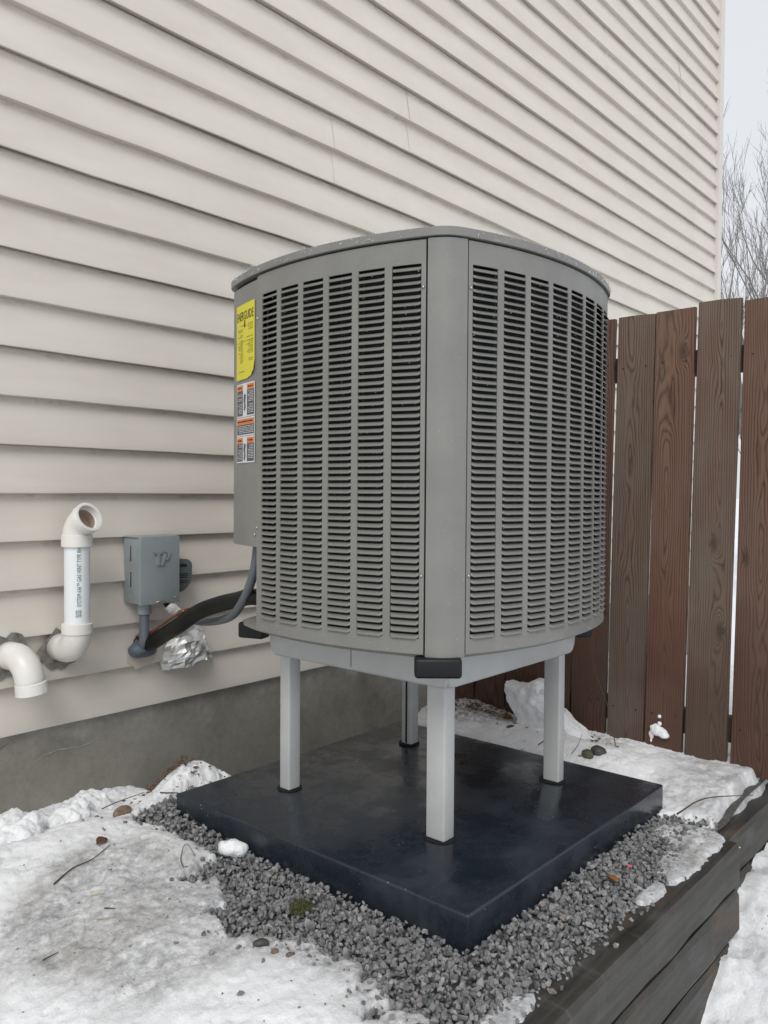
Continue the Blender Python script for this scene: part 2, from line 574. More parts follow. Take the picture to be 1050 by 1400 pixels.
# value noise on numpy arrays
def _hash(ix, iy, s):
    h = (ix.astype(np.int64) * 374761393 + iy.astype(np.int64) * 668265263 + s * 974711) & 0x7fffffff
    h = ((h ^ (h >> 13)) * 1274126177) & 0x7fffffff
    return ((h ^ (h >> 16)) & 0xffff) / 65535.0
def vnoise(x, y, s=0):
    ix, iy = np.floor(x), np.floor(y)
    fx, fy = x - ix, y - iy
    fx, fy = fx * fx * (3 - 2 * fx), fy * fy * (3 - 2 * fy)
    a, b = _hash(ix, iy, s), _hash(ix + 1, iy, s)
    c, d = _hash(ix, iy + 1, s), _hash(ix + 1, iy + 1, s)
    return (a * (1 - fx) + b * fx) * (1 - fy) + (c * (1 - fx) + d * fx) * fy
def fbm(x, y, sc, oct=4, s=0, g=.5):
    t, am, tot = 0, 1, 0
    for o in range(oct):
        t = t + am * vnoise(x * sc + 13.7 * o, y * sc - 7.1 * o, s + o)
        tot += am; am *= g; sc *= 2.03
    return t / tot - .5
def sm(t):
    t = np.clip(t, 0, 1)
    return t * t * (3 - 2 * t)

# ------------------------------------------------------------------ ground
PX0, PX1, PY0, PY1, PZ = 1.4166, 2.4688, -1.6905, -0.6311, -0.091   # equipment pad
YT = -1.95                                                           # face of the timber wall
def zg(x, y):
    b = -.170 + 0 * x
    b = b - .085 * sm((1.22 - x) / .9)
    fx = sm((x - 1.66) / .16)
    b = b - .14 * (1 - fx) * sm((y + .61) / .45) - .32 * fx * sm((y + .66) / .36)
    b = b + .022 * sm((y + 1.0) / .35) * sm((x - 1.30) / .1) * (1 - sm((y + .60) / .2))
    b = b + .075 * np.exp(-(((x - 1.56) / .11) ** 2 + ((y + .44) / .11) ** 2))
    b = b + .03 * sm((x - 2.5) / .2)
    return b

GP = np.array([(1.50, -.55), (1.36, -.56), (1.34, -.80), (1.33, -.92), (1.27, -1.03), (1.215, -1.19), (1.165, -1.29), (1.215, -1.40),
               (1.235, -1.55), (1.19, -1.70), (1.16, -1.80), (1.10, -1.93), (2.05, -1.93), (2.14, -1.84), (2.36, -1.80), (2.40, -1.72),
               (2.44, -1.60), (2.40, -1.0), (2.40, -.6)])
def poly_sd(x, y, P):
    """signed distance, positive outside"""
    d = np.full(x.shape, 1e9); inside = np.zeros(x.shape, bool)
    n = len(P)
    for i in range(n):
        a, b = P[i], P[(i + 1) % n]
        e = b - a
        t = np.clip(((x - a[0]) * e[0] + (y - a[1]) * e[1]) / (e @ e), 0, 1)
        d = np.minimum(d, np.hypot(x - a[0] - t * e[0], y - a[1] - t * e[1]))
        cr = ((a[1] > y) != (b[1] > y)) & (x < (b[0] - a[0]) * (y - a[1]) / (b[1] - a[1] + 1e-12) + a[0])
        inside ^= cr
    return np.where(inside, -d, d)

def grid_mesh(name, xs, ys, zfun, cut=None):
    X, Y = np.meshgrid(xs, ys)
    Z = zfun(X, Y)
    V = np.stack([X, Y, Z], -1).reshape(-1, 3)
    nx, ny = len(xs), len(ys)
    i = (np.arange(ny - 1)[:, None] * nx + np.arange(nx - 1)[None]).ravel()
    F = np.stack([i, i + 1, i + 1 + nx, i + nx], -1)
    if cut is not None:
        F = F[~cut(X, Y).ravel()[F].any(1)]
    return fast_mesh(name, V, F), X, Y, Z

# a snowy sheet to the horizon
N = 48
V = [(0, 0, -.78)]; F = []
for k, rr in enumerate((6, 40, 400)):
    for j in range(N):
        V.append((rr * math.cos(2 * math.pi * j / N), rr * math.sin(2 * math.pi * j / N), -.78))
for j in range(N):
    F.append((0, 1 + j, 1 + (j + 1) % N))
    for k in range(2):
        a, b = 1 + k * N + j, 1 + k * N + (j + 1) % N
        F.append((a, a + N, b + N, b))
tag(link('ground', mesh('ground', V, F), FARSNOW), kind='structure')

# gritty soil held behind the timbers
me, *_ = grid_mesh('gravel_bed', np.arange(-1.5, 4.6, .03), np.arange(-1.866, .05, .03), lambda x, y: zg(x, y) - .012 + .006 * fbm(x, y, 20, 3))
tag(link('gravel_bed', me, GRIT, smooth=True), kind='structure')

# snow and ice lying on it
def ice_patch(x, y):
    """positive inside ice sheets frozen over the gravel by the timber"""
    d = np.full(x.shape, -1.0)
    for cx, cy, rx, ry in ((2.23, -1.865, .21, .075), (2.32, -1.80, .10, .09), (1.93, -1.882, .10, .035), (1.30, -1.86, .09, .04), (2.08, -1.892, .13, .030)):
        d = np.maximum(d, 1 - np.hypot((x - cx) / rx, (y - cy) / ry))
    return d
def snow_z(x, y):
    sd = poly_sd(x, y, GP)
    sd = sd + .085 * fbm(x, y, 7, 4, 3) + .085 * fbm(x, y, 24, 4, 9, .65)
    hole = fbm(x, y, 12, 4, 21) - .42 * sm((sd - .01) / .16)       # stones show through near the edge
    t = .040 * sm((sd + .02) / .05) + .014 * sm(sd / .35) - .030
    t = np.where(hole > .02, t - .5 * (hole - .02), t)
    bumps = .014 * fbm(x, y, 6, 4, 5) + .013 * fbm(x, y, 21, 4, 7, .6) * (.45 + sm((fbm(x, y, 4, 3, 17) + .15) / .3)) + .006 * fbm(x, y, 66, 3, 8, .7)
    # thin broken crust: flat plates with ragged little steps
    f1, f2 = fbm(x, y, 7, 6, 101, .62), fbm(x, y, 12, 6, 111, .65)
    bumps = (bumps * .62 + .0035 * sm((f1 + .01) / .018) + .0026 * sm((f2 - .05) / .016) - .004 * sm((-f2 - .09) / .03)) * (1 + .5 * sm((y + .55) / .2))
    # bank of soft snow along the wall
    lump = np.clip(fbm(x, y, 7, 3, 31) + .5, 0, 1)
    crest = -.13 - .10 * (fbm(x, y * 0, 4, 2, 77) + .5)
    bank = np.exp(-((y - crest) / .11) ** 2) * sm((1.52 - x) / .10)
    chunk = np.abs(fbm(x, y, 9, 4, 41)) * 2.0
    t = t + bank * (.050 + .13 * (lump - .45) + .075 * chunk)
    t = t + .030 * np.exp(-((y + .46) / .12) ** 2) * sm((1.36 - x) / .15) * (.5 + lump)
    # low ridge where the icy path ends beside the gravel
    t = t + .030 * np.exp(-((x - 1.27) / .07) ** 2) * np.exp(-((y + .80) / .14) ** 2)
    # deeper snow between pad and fence
    rr = sm((x - 2.46) / .05)
    t = t + rr * (.040 * sm((y + 1.72) / .35) * (1 - .75 * sm((x - 2.60) / .2)) + .012 * lump)
    t = t + .035 * np.exp(-(((x - 1.60) / .13) ** 2 + ((y + .50) / .09) ** 2)) * (.6 + lump)
    t = t - .09 * sm((x - 1.70) / .08) * sm((y + .66) / .06) * (1 - sm((x - 2.48) / .02) * sm((-.60 - y) / .03))      # bare soil behind the pad
    z = zg(x, y) + t + bumps * sm(sd / .06)
    ip = ice_patch(x, y) + 1.1 * fbm(x, y, 9, 5, 51, .6)
    zi = -.1745 + .010 * sm(ip / .25) + .003 * fbm(x, y, 30, 3, 4)
    z = np.where(ip > 0, np.maximum(z, zi), z)
    flat = (x > PX0 - .004) & (x < PX1 + .004) & (y > PY0 - .004) & (y < PY1 + .004)
    return np.where(flat, -.20, z)
xs = np.concatenate([np.arange(-1.5, .5, .06), np.arange(.5, 2.99, .0062), np.arange(2.99, 4.6, .05)])
ys = np.arange(-1.945, .028, .0062)
def snow_edge(x, y):
    return -1.862 + .07 * fbm(x, y * 0, 5, 3, 81)
def snow_z2(x, y):
    z = snow_z(x, y)
    ip = ice_patch(x, y) + 1.1 * fbm(x, y, 9, 5, 51, .6)
    zz = -.19 + (-.1635 + .003 * fbm(x, y, 30, 3, 4) + .19) * sm((ip + .05) / .22)
    z = np.where((y < -1.866) & (x < 2.40), zz, z)
    edge = snow_edge(x, y)
    return np.where(x >= 2.40, z - .11 * sm((edge - y + .035) / .05), z)      # bare timber top
me, X, Y, Z = grid_mesh('snow_cover', xs, ys, snow_z2, lambda x, y: (x >= 2.40) & (y < -1.904))
blob = np.exp(-(((X - 1.02) / .20) ** 2 + ((Y + 1.08) / .26) ** 2)) + .8 * np.exp(-(((X - 1.10) / .12) ** 2 + ((Y + .80) / .16) ** 2)) + .6 * np.exp(-(((X - .90) / .10) ** 2 + ((Y + .90) / .10) ** 2))
icy = np.clip(sm((blob + .55 * fbm(X, Y, 7, 5, 61, .6) + .02) / .55) * sm((-Y - .58) / .1), 0, 1)
icy = np.maximum(icy, sm(ice_patch(X, Y) * 3 + .3))
icy = np.maximum(icy, sm((X - 2.42) / .1) * (.15 + .6 * sm((-1.50 - Y + .4 * fbm(X, Y, 6, 3, 68)) / .15)))
icy *= .95
dirt = np.clip(sm((X - 2.55) / .1) * sm((Y + 1.02) / .2) * 1.0, 0, 1)
dirt = np.maximum(dirt, np.exp(-(((X - 1.55) / .05) ** 2 + ((Y + .42) / .14) ** 2)) * .95)
dirt = np.maximum(dirt, .20 * sm((X - .95) / .3) * sm((1.4 - X) / .1))
dirt = np.maximum(dirt, .35 * np.exp(-(((X - .93) / .10) ** 2 + ((Y + .93) / .08) ** 2)))
dirt = np.maximum(dirt, .55 * np.exp(-(((X - 2.80) / .06) ** 2 + ((Y + 1.35) / .10) ** 2)))
sdg = poly_sd(X, Y, GP)
sl = np.exp(-((sdg - .02) / .07) ** 2) * sm((fbm(X, Y, 8, 4, 91) + .18) / .3) * (X < 1.5)
icy = np.maximum(icy, .9 * np.exp(-((sdg - .02) / .09) ** 2) * (X < 1.5) * (Y < -1.0))
dirt = np.maximum(dirt, .6 * sl)
for nm, ar in (('ice', icy), ('dirt', dirt)):
    at = me.attributes.new(nm, 'FLOAT', 'POINT'); at.data.foreach_set('value', ar.ravel().astype(np.float32))
tag(link('snow_cover', me, SNOW, smooth=True), 'old snow and grey ice over the ground around the pad', 'snow', kind='stuff')

# lower ground in front of the timbers
def low_z(x, y):
    b = -.62 + .20 * sm((x - 1.75) / .65) + .10 * sm((x - 2.3) / .4)
    b = b - .10 * sm((-2.05 - y) / 1.2) * (1 - sm((x - 2.2) / .5))
    l = fbm(x, y, 5, 4, 71) + .5
    return b + .07 * (l - .5) + .035 * np.abs(fbm(x, y, 14, 4, 72)) * 2 + .012 * fbm(x, y, 45, 3, 73)
me, X, Y, Z = grid_mesh('snow_bank', np.concatenate([np.arange(-1.5, 1.5, .08), np.arange(1.5, 3.6, .0105)]),
                        np.concatenate([np.arange(-4.2, -2.75, .08), np.arange(-2.75, -1.90, .0105)]), low_z)
at = me.attributes.new('ice', 'FLOAT', 'POINT'); at.data.foreach_set('value', np.clip(.15 + fbm(X, Y, 6, 3, 75), 0, .5).ravel().astype(np.float32))
at = me.attributes.new('dirt', 'FLOAT', 'POINT'); at.data.foreach_set('value', np.clip(.1 + 0 * X, 0, 1).ravel().astype(np.float32))
tag(link('snow_bank', me, SNOW, smooth=True), 'lumpy snow bank on the lower ground below the timbers', 'snow', kind='stuff')

# ------------------------------------------------------------------ house
house = tag(empty('house', (2.4, .1, 0)), 'house side wall clad in beige lap siding above a grey concrete foundation', 'house')
HX0, HX1, HTOP = -3.0, 7.86, 44
def hpart(o):
    o.parent = house
    o.matrix_parent_inverse = Matrix.Translation((-2.4, -.1, 0))
    return o
def panel_profile():
    E = LAP
    pr = [(.037, .009), (.0075, .008), (.0065, .003), (.0055, .000), (.0012, .000), (.0, .0018), (.0, .006)]
    for k in range(1, 7):
        pr.append((.0265 * k / 6, .006 + (E - .0085) * k / 6))
    pr += [(.0270, E - .0012), (.0012, E), (.0, E + .0018), (.0, E + .006)]
    for k in range(1, 7):
        pr.append((.0265 * k / 6, E + .006 + (E - .0085) * k / 6))
    pr += [(.035, 2 * E + .008)]
    return pr
PROF = panel_profile()
seams = {7: [2.742], 8: [3.290]}
for p in range(HTOP // 2):
    cuts = list(seams.get(p, []))
    if not cuts:
        base = (p * 1.37) % 3.66
        cuts = [v for v in (base - 3.6, base + .06, base + 3.72, base + 7.38) if HX0 + .3 < v < HX1 - .3]
        if p < 12:
            cuts = [v for v in cuts if v < .85 or v > 4.4]
    else:
        cuts = cuts + [cuts[0] + 3.66]
    ends = [HX0] + cuts + [HX1]
    for q in range(len(ends) - 1):
        x0, x1 = ends[q] - (.022 if q else 0), ends[q + 1]
        prd = .0014 * (q % 2)
        n = max(2, int((x1 - x0) / .22))
        V, F = [], []
        for i in range(n + 1):
            xx = x0 + (x1 - x0) * i / n
            ph = rng.normal(0, .0009, 2)
            for j, (yy, zz) in enumerate(PROF):
                V.append((xx, yy - prd + ph[0] * (zz / .32) * (yy < .02), zz + p * 2 * LAP + ph[1] * .9))
        k = len(PROF)
        for i in range(n):
            for j in range(k - 1):
                F.append((i * k + j, (i + 1) * k + j, (i + 1) * k + j + 1, i * k + j + 1))
        o = link('siding_panel', mesh('siding_panel', V, F), VINYL)
        set_smooth(o.data, True); auto(o.data, 25)
        hpart(o)
hpart(MB().box((HX0, .024, -1.0), (HX1, .30, .02)).build('foundation', CONCRETE))
hpart(MB().box((HX0, .041, .021), (HX1 - .02, 6.0, HTOP * LAP)).build('light_blocker', TRIM))  # unseen box added behind the siding to block light
o = MB().box((HX1 - .075, -.017, -.01), (HX1 + .004, .06, HTOP * LAP)).box((HX1 + .005, -.0155, -.01), (HX1 + .022, .10, HTOP * LAP)).build('corner_trim', TRIM)
hpart(o)
hpart(MB().box((HX1 - .02, .101, -.01), (HX1 + .012, 6.0, HTOP * LAP)).build('end_wall', TRIM))
hpart(MB().prism([(HX0 - .3, -.40), (HX1 + .3, -.40), (HX1 + .3, 6.2), (HX0 - .3, 6.2)], HTOP * LAP + .01, HTOP * LAP + .20).build('sky_shade_roof', ROOFM))  # roof slab out of view, added; it cuts sky light on the upper wall
# crack and scrape on the concrete
def ribbon(pts, w, yy, name, mat):
    V, F = [], []
    for i, (x, z) in enumerate(pts):
        ww = w * (.35 + .65 * math.sin(math.pi * (i + .5) / len(pts))) * random.uniform(.5, 1.2)
        V += [(x, yy, z - ww), (x, yy, z + ww)]
    for i in range(len(pts) - 1):
        F.append((2 * i, 2 * i + 2, 2 * i + 3, 2 * i + 1))
    return hpart(link(name, mesh(name, V, F), mat))
jit = lambda s: random.uniform(-s, s)
ribbon([(1.30 + .32 * i / 16, -.112 + .045 * i / 16 + .010 * math.sin(i * .5) + jit(.003)) for i in range(17)], .0022, .0215, 'scrape_mark', CHALK)
ribbon([(1.04 + .17 * i / 10, -.105 + .075 * (i / 10) ** 1.5 + jit(.004)) for i in range(11)], .0022, .0215, 'crack', CRACK)

# ------------------------------------------------------------------ timber retaining wall
tw = tag(empty('retaining_wall', (1.6, YT, -.6)), 'dark wet stacked timber retaining wall edging the gravel bed', 'retaining wall')
def timber(x0, x1, y0, y1, z0, z1):
    n = max(2, int((x1 - x0) / .12))
    V, F = [], []
    cs = []
    b = .009
    prof = [(y0, z0 + b), (y0, z1 - b * 1.4), (y0 + b, z1), (y1 - b, z1), (y1, z1 - b), (y1, z0 + b), (y1 - b, z0), (y0 + b, z0)]
    for i in range(n + 1):
        xx = x0 + (x1 - x0) * i / n
        for (yy, zz) in prof:
            V.append((xx - (x0 + x1) / 2, yy - y0 + jit(.0022), zz - z0 + jit(.0022)))
    k = len(prof)
    for i in range(n):
        for j in range(k):
            a, c = i * k + j, i * k + (j + 1) % k
            F.append((a, c, c + k, a + k))
    F += [tuple(range(k)), tuple(n * k + j for j in range(k - 1, -1, -1))]
    me = mesh('timber', V, F)
    o = link('timber', me, TIMBER, tw)
    o.location = (Vector(((x0 + x1) / 2, y0, z0)) - tw.location)
    bm = bmesh.new(); bm.from_mesh(me); bmesh.ops.recalc_face_normals(bm, faces=bm.faces); bm.to_mesh(me); bm.free()
    set_smooth(me, True); auto(me, 28)
    return o
for k in range(4):
    zt = -.172 - k * .128
    timber(-1.5, 2.372 - .006 * (k % 2), YT - .002 * k, YT + .092, zt - .119, zt)
for k in range(4):
    zt = -.192 - k * .128
    timber(2.395, 3.3, YT + .040 - .002 * k, YT + .13, zt - .122, zt)

# ------------------------------------------------------------------ fence
fence = tag(empty('wooden_fence', (2.88, -1.0, -.13)), 'weathered reddish brown vertical board fence standing beside the outdoor unit', 'fence')
XF = 2.868
LEAN = -.0165
gaps = [-2.075, -1.925, -1.7675, -1.612, -1.4655, -1.316, -1.166, -1.016, -.866, -.716, -.600]
tops = [1.47, 1.466, 1.474, 1.467, 1.462, 1.463, 1.468, 1.46, 1.465, 1.462, 1.466, 1.46, 1.463, 1.466]
gapw = [.010, .012, .013, .011, .005, .011, .008, .010, .006, .010, .008, .010, .008, .008]
FB = Matrix.Translation(-fence.location)
for i in range(len(gaps) - 1):
    y0, y1 = gaps[i] + gapw[i] / 2, gaps[i + 1] - gapw[min(i + 1, 10)] / 2
    w = y1 - y0; yc = (y0 + y1) / 2
    zb, zt = -.137 + jit(.006), tops[i]
    dx = jit(.003); tw_ = jit(.006)
    V, F = [], []
    nz = 18
    dog = jit(.004)
    ph = random.uniform(0, 6)
    for k in range(nz + 1):
        z = zb + (zt - zb) * k / nz
        bow = .0012 * math.sin(z * 3.1 + ph)
        cup = .0015
        zz = (z, z + dog) if k == nz else (z, z)
        for (xx, yy) in ((0, -w / 2 + .002), (-.0005, -w / 2), (.002, -w / 2 - .0), (.018, -w / 2), (.018, w / 2), (.002, w / 2), (-.0005, w / 2 - .002), (-cup, 0)):
            V.append((xx + tw_ * yy / w * 2 * (z - .6), yy + bow, (zz[0] if yy < 0 else zz[1])))
    kk = 8
    for k in range(nz):
        for j in range(kk):
            a, c = k * kk + j, k * kk + (j + 1) % kk
            F.append((a, c, c + kk, a + kk))
    F += [tuple(range(kk - 1, -1, -1)), tuple(nz * kk + j for j in range(kk))]
    me = mesh('fence_board', V, F)
    for v in me.vertices:
        v.co.y += LEAN * (v.co.z - .64)
    bm = bmesh.new(); bm.from_mesh(me); bmesh.ops.recalc_face_normals(bm, faces=bm.faces); bm.to_mesh(me); bm.free()
    auto(me, 30); set_smooth(me, True)
    o = link('fence_board', me, FENCE, fence)
    tn = {1: 1.0, 2: .42, 3: 1.0, 4: .38}.get(i, .95)
    o.color = (tn, tn, tn, 1)
    o.location = Vector((XF + dx, yc, 0)) - fence.location
    # nail heads
    for zz in (1.30, .15):
        for s in (-1, 1):
            pass
for zz in (1.275, .0):
    o = bbox('fence_rail', (XF + .022, -2.2, zz - .045), (XF + .060, -.61, zz + .045), RAILM, None, .004)
    o.parent = fence; o.matrix_parent_inverse = FB
for yy in (-2.15, -.665):
    o = bbox('fence_post', (XF + .0605, yy - .045, -.8), (XF + .150, yy + .045, 1.42), RAILM, None, .005)
    o.parent = fence; o.matrix_parent_inverse = FB
# nails
nail_me = None
for i in range(1, 8):
    yc = (gaps[i] + gaps[i + 1]) / 2
    for zz in (1.285, .02):
        for s in (-1, 1):
            if nail_me is None:
                bm = bmesh.new(); bmesh.ops.create_uvsphere(bm, u_segments=8, v_segments=4, radius=.0028)
                nail_me = bpy.data.meshes.new('nail_head'); bm.to_mesh(nail_me); bm.free()
                nail_me.materials.append(GAP)
            o = link('nail_head', nail_me, None, fence)
            o.location = Vector((XF - .0015, yc + s * .043 + LEAN * (zz - .64), zz + jit(.012))) - fence.location

# ------------------------------------------------------------------ equipment pad
pad = MB().box((0, 0, 0), (PX1 - PX0, PY1 - PY0, .125)).build('equipment_pad', PAD, None, loc=(PX0, PY0, PZ - .125))
bevel_mesh(pad.data, .006, 3)
set_smooth(pad.data, True); auto(pad.data, 35)
tag(pad, 'thick black square plastic equipment pad lying on the gravel', 'equipment pad')

# ------------------------------------------------------------------ riser stand
stand = tag(empty('riser_stand', (1.95, -1.15, PZ)), 'light grey four legged metal stand holding the unit above the pad', 'stand')
SI = Matrix.Translation(-stand.location)
def sp(o):
    o.parent = stand; o.matrix_parent_inverse = SI
    return o
legs = [(1.664, -1.441, .046, .060), (1.647, -.876, .047, .043), (2.248, -1.447, .036, .055), (2.240, -.867, .042, .046)]
for i, (lx, ly, wx, wy) in enumerate(legs):
    sp(bbox('leg', (lx, ly, PZ + .0037), (lx + wx, ly + wy, .362), STAND, None, .005, 3))
    f = MB().prism([(lx - .012 + (wx + .03) * .5 * (1 + math.cos(a) * 1.0), ly - .010 + (wy + .03) * .5 * (1 + math.sin(a))) for a in
                    [2 * math.pi * k / 20 for k in range(20)]], PZ + .0005, PZ + .0035).build('foot_plate', GAP)
    sp(f)
# groove on the rear leg's open channel
sp(bbox('leg_channel', (2.236, -.848, PZ + .008), (2.2405, -.842, .318), GAP, None, .001, 1))
def beam(p0, p1, name='beam', d=.040):
    """open rail with a curled lower lip; runs from p0 to p1 in plan"""
    a, b = Vector(p0), Vector(p1)
    t = (b - a).normalized(); nrm = Vector((t.y, -t.x))
    prof = [(0, .4085), (.0, .326), (-.0015, .321), (-.006, .3165), (-.012, .315), (-.040, .315), (-.040, .4085)]
    V, F = [], []
    L = (b - a).length
    st = [(0.0, .55), (.004, .78), (.012, .95), (.022, 1.0), (L - .022, 1.0), (L - .012, .95), (L - .004, .78), (L, .55)]
    for s, k in st:
        for (o, z) in prof:
            zz = .4085 - (.4085 - z) * (k if z < .40 else 1)
            q = a + t * s + nrm * o
            V.append((q.x, q.y, zz))
    n = len(prof)
    for i in range(len(st) - 1):
        for j in range(n):
            u, v = i * n + j, i * n + (j + 1) % n
            F.append((u, v, v + n, u + n))
    F += [tuple(range(n)), tuple((len(st) - 1) * n + j for j in range(n))]
    me = mesh(name, V, F)
    bm = bmesh.new(); bm.from_mesh(me); bmesh.ops.recalc_face_normals(bm, faces=bm.faces); bm.to_mesh(me); bm.free()
    set_smooth(me, True); auto(me, 22)
    return sp(link(name, me, STAND))
def beam_half(x0, y0, x1, y1):
    return beam((x0, y0), (x1, y1))
beam((1.636, -.800), (1.636, -1.470))
beam((1.637, -1.4705), (2.30, -1.4705))
beam((2.30, -1.43), (2.30, -.800))
beam((2.30, -.800), (1.68, -.800))
sp(MB().box((1.6346, -1.1388, .3265), (1.6375, -1.1380, .4075)).build('splice_seam', GAP))

# ------------------------------------------------------------------ outdoor unit
UX, UY, UTH = 1.951, -1.132, -.012
A_, W_, SG = .426, .068, .067
CH = 2 * (A_ - W_)
RADC = (CH * CH / 4 + SG * SG) / (2 * SG)
ZB, ZT = .4235, 1.40855
unit = tag(empty('heat_pump_unit', (UX, UY, ZB), UTH), 'large grey louvered outdoor heat pump unit with bowed sides on the stand', 'heat pump')
def bul(t):
    d = t - CH / 2
    return math.sqrt(max(1e-9, RADC * RADC - d * d)) - (RADC - SG)
def ang(t):
    return math.asin((t - CH / 2) / RADC)
def face(kind, t, off=0.0):
    """point on side; off is outward"""
    b = bul(t); an = ang(t)
    along, out = -A_ + W_ + t + math.sin(an) * off, A_ + b + math.cos(an) * off
    return {'L': (-out, along), 'R': (along, -out), 'E': (out, along), 'B': (along, out)}[kind]
def corner(kind, off=0.0, n=10):
    """points round a corner from the first side's end to the next one, counter-clockwise seen from above"""
    a0 = {'LR': (face('L', 0, off), face('R', 0, off)), 'RE': (face('R', CH, off), face('E', 0, off)),
          'EB': (face('E', CH, off), face('B', CH, off)), 'BL': (face('B', 0, off), face('L', CH, off))}[kind]
    p0, p1 = Vector(a0[0]), Vector(a0[1])
    be = ang(CH)
    tan0 = {'LR': Vector((math.sin(be), -math.cos(be))), 'RE': Vector((math.cos(be), math.sin(be))),
            'EB': Vector((-math.sin(be), math.cos(be))), 'BL': Vector((-math.cos(be), -math.sin(be)))}[kind]
    tan1 = {'LR': Vector((math.cos(be), -math.sin(be))), 'RE': Vector((math.sin(be), math.cos(be))),
            'EB': Vector((-math.cos(be), math.sin(be))), 'BL': Vector((-math.sin(be), -math.cos(be)))}[kind]
    # control point where the tangents meet
    den = tan0.x * (-tan1.y) - tan0.y * (-tan1.x)
    dlt = p1 - p0
    s = (dlt.x * (-tan1.y) - dlt.y * (-tan1.x)) / den
    cpt = p0 + tan0 * s
    out = []
    for i in range(n + 1):
        u = i / n
        k = .80
        c1, c2 = p0.lerp(cpt, k), p1.lerp(cpt, k)
        out.append(tuple((1 - u) ** 3 * p0 + 3 * u * (1 - u) ** 2 * c1 + 3 * u * u * (1 - u) * c2 + u ** 3 * p1))
    return out
def outline(off=0.0, n=20):
    o = []
    o += [face('R', CH * i / n, off) for i in range(n)]
    o += corner('RE', off)[:-1]
    o += [face('E', CH * i / n, off) for i in range(n)]
    o += corner('EB', off)[:-1]
    o += [face('B', CH * (1 - i / n), off) for i in range(n)]
    o += corner('BL', off)[:-1]
    o += [face('L', CH * (1 - i / n), off) for i in range(n)]
    o += corner('LR', off)[:-1]
    return o
def up_(o):
    o.parent = unit
    return o
def zl(z):
    return z - ZB
def curved(kind, t0, t1, z0, z1, mb, depth=.0035, off=0.0, n=None):
    n = n or max(1, int(abs(t1 - t0) / .03) + 1)
    V, F = [], []
    for i in range(n + 1):
        t = t0 + (t1 - t0) * i / n
        ox, oy = face(kind, t, off); ix, iy = face(kind, t, off - depth)
        V += [(ox, oy, zl(z0)), (ox, oy, zl(z1)), (ix, iy, zl(z1)), (ix, iy, zl(z0))]
    for i in range(n):
        for j in range(4):
            a, b = i * 4 + j, i * 4 + (j + 1) % 4
            F.append((a, a + 4, b + 4, b))
    F += [(0, 1, 2, 3), (n * 4 + 3, n * 4 + 2, n * 4 + 1, n * 4)]
    mb.add(V, F)
def fixn(o, deg=30):
    me = o.data
    bm = bmesh.new(); bm.from_mesh(me); bmesh.ops.recalc_face_normals(bm, faces=bm.faces); bm.to_mesh(me); bm.free()
    set_smooth(me, True); auto(me, deg)
    return o

M0, PIT, CW = .0135, .0904, .0715
NROW = 54
ZS0, ZS1 = .4605, 1.3505
RP = (ZS1 - ZS0) / NROW
T_SERV = .566                                     # the left louvered panel ends here
# louver blade in column space: x width, y inward, z up
def blade_mesh(name, w):
    """a hood pressed out of the sheet: fixed along the top, free lip below"""
    xs_ = [(-w / 2, 0.0), (-w / 2 + .0022, .55), (-w / 2 + .0060, 1.0), (w / 2 - .0060, 1.0), (w / 2 - .0022, .55), (w / 2, 0.0)]
    V, F = [], []
    for x, k in xs_:
        o_ = -.0068 * k
        zl_ = .0036 * (1 - k)
        V += [(x, o_ + .0016, zl_ + .0002), (x, o_ + .0002, zl_ + .0004), (x, o_ - .0003, zl_ + .0016),
              (x, o_ * .62 + .0006, .0048 + zl_ * .6), (x, o_ * .22 + .0016, .0082 + zl_ * .3), (x, .0036, .0106), (x, .0050, .0098),
              (x, o_ * .62 + .0028, .0036 + zl_ * .6)]
    for i in range(len(xs_) - 1):
        for j in range(8):
            a, b = i * 8 + j, i * 8 + (j + 1) % 8
            F.append((a, a + 8, b + 8, b))
    me = mesh(name, V, F)
    me.materials.append(CABINET)
    bm = bmesh.new(); bm.from_mesh(me); bmesh.ops.recalc_face_normals(bm, faces=bm.faces); bm.to_mesh(me); bm.free()
    set_smooth(me, True); auto(me, 55)
    return me
BLADE = blade_mesh('louver', CW + .001)
def blade_matrix(kind, i, r):
    t = M0 + PIT * i + CW / 2
    x, y = face(kind, t, -.0012)
    an = ang(t)
    # outward direction and tangent (blade x axis)
    if kind == 'L':
        outv = Vector((-math.cos(an), math.sin(an), 0))
    else:
        outv = Vector((math.sin(an), -math.cos(an), 0))
    yv = -outv
    zv = Vector((0, 0, 1))
    xv = yv.cross(zv)
    return Matrix(((xv.x, yv.x, 0, x), (xv.y, yv.y, 0, y), (0, 0, 1, zl(ZS0 + r * RP)), (0, 0, 0, 1)))
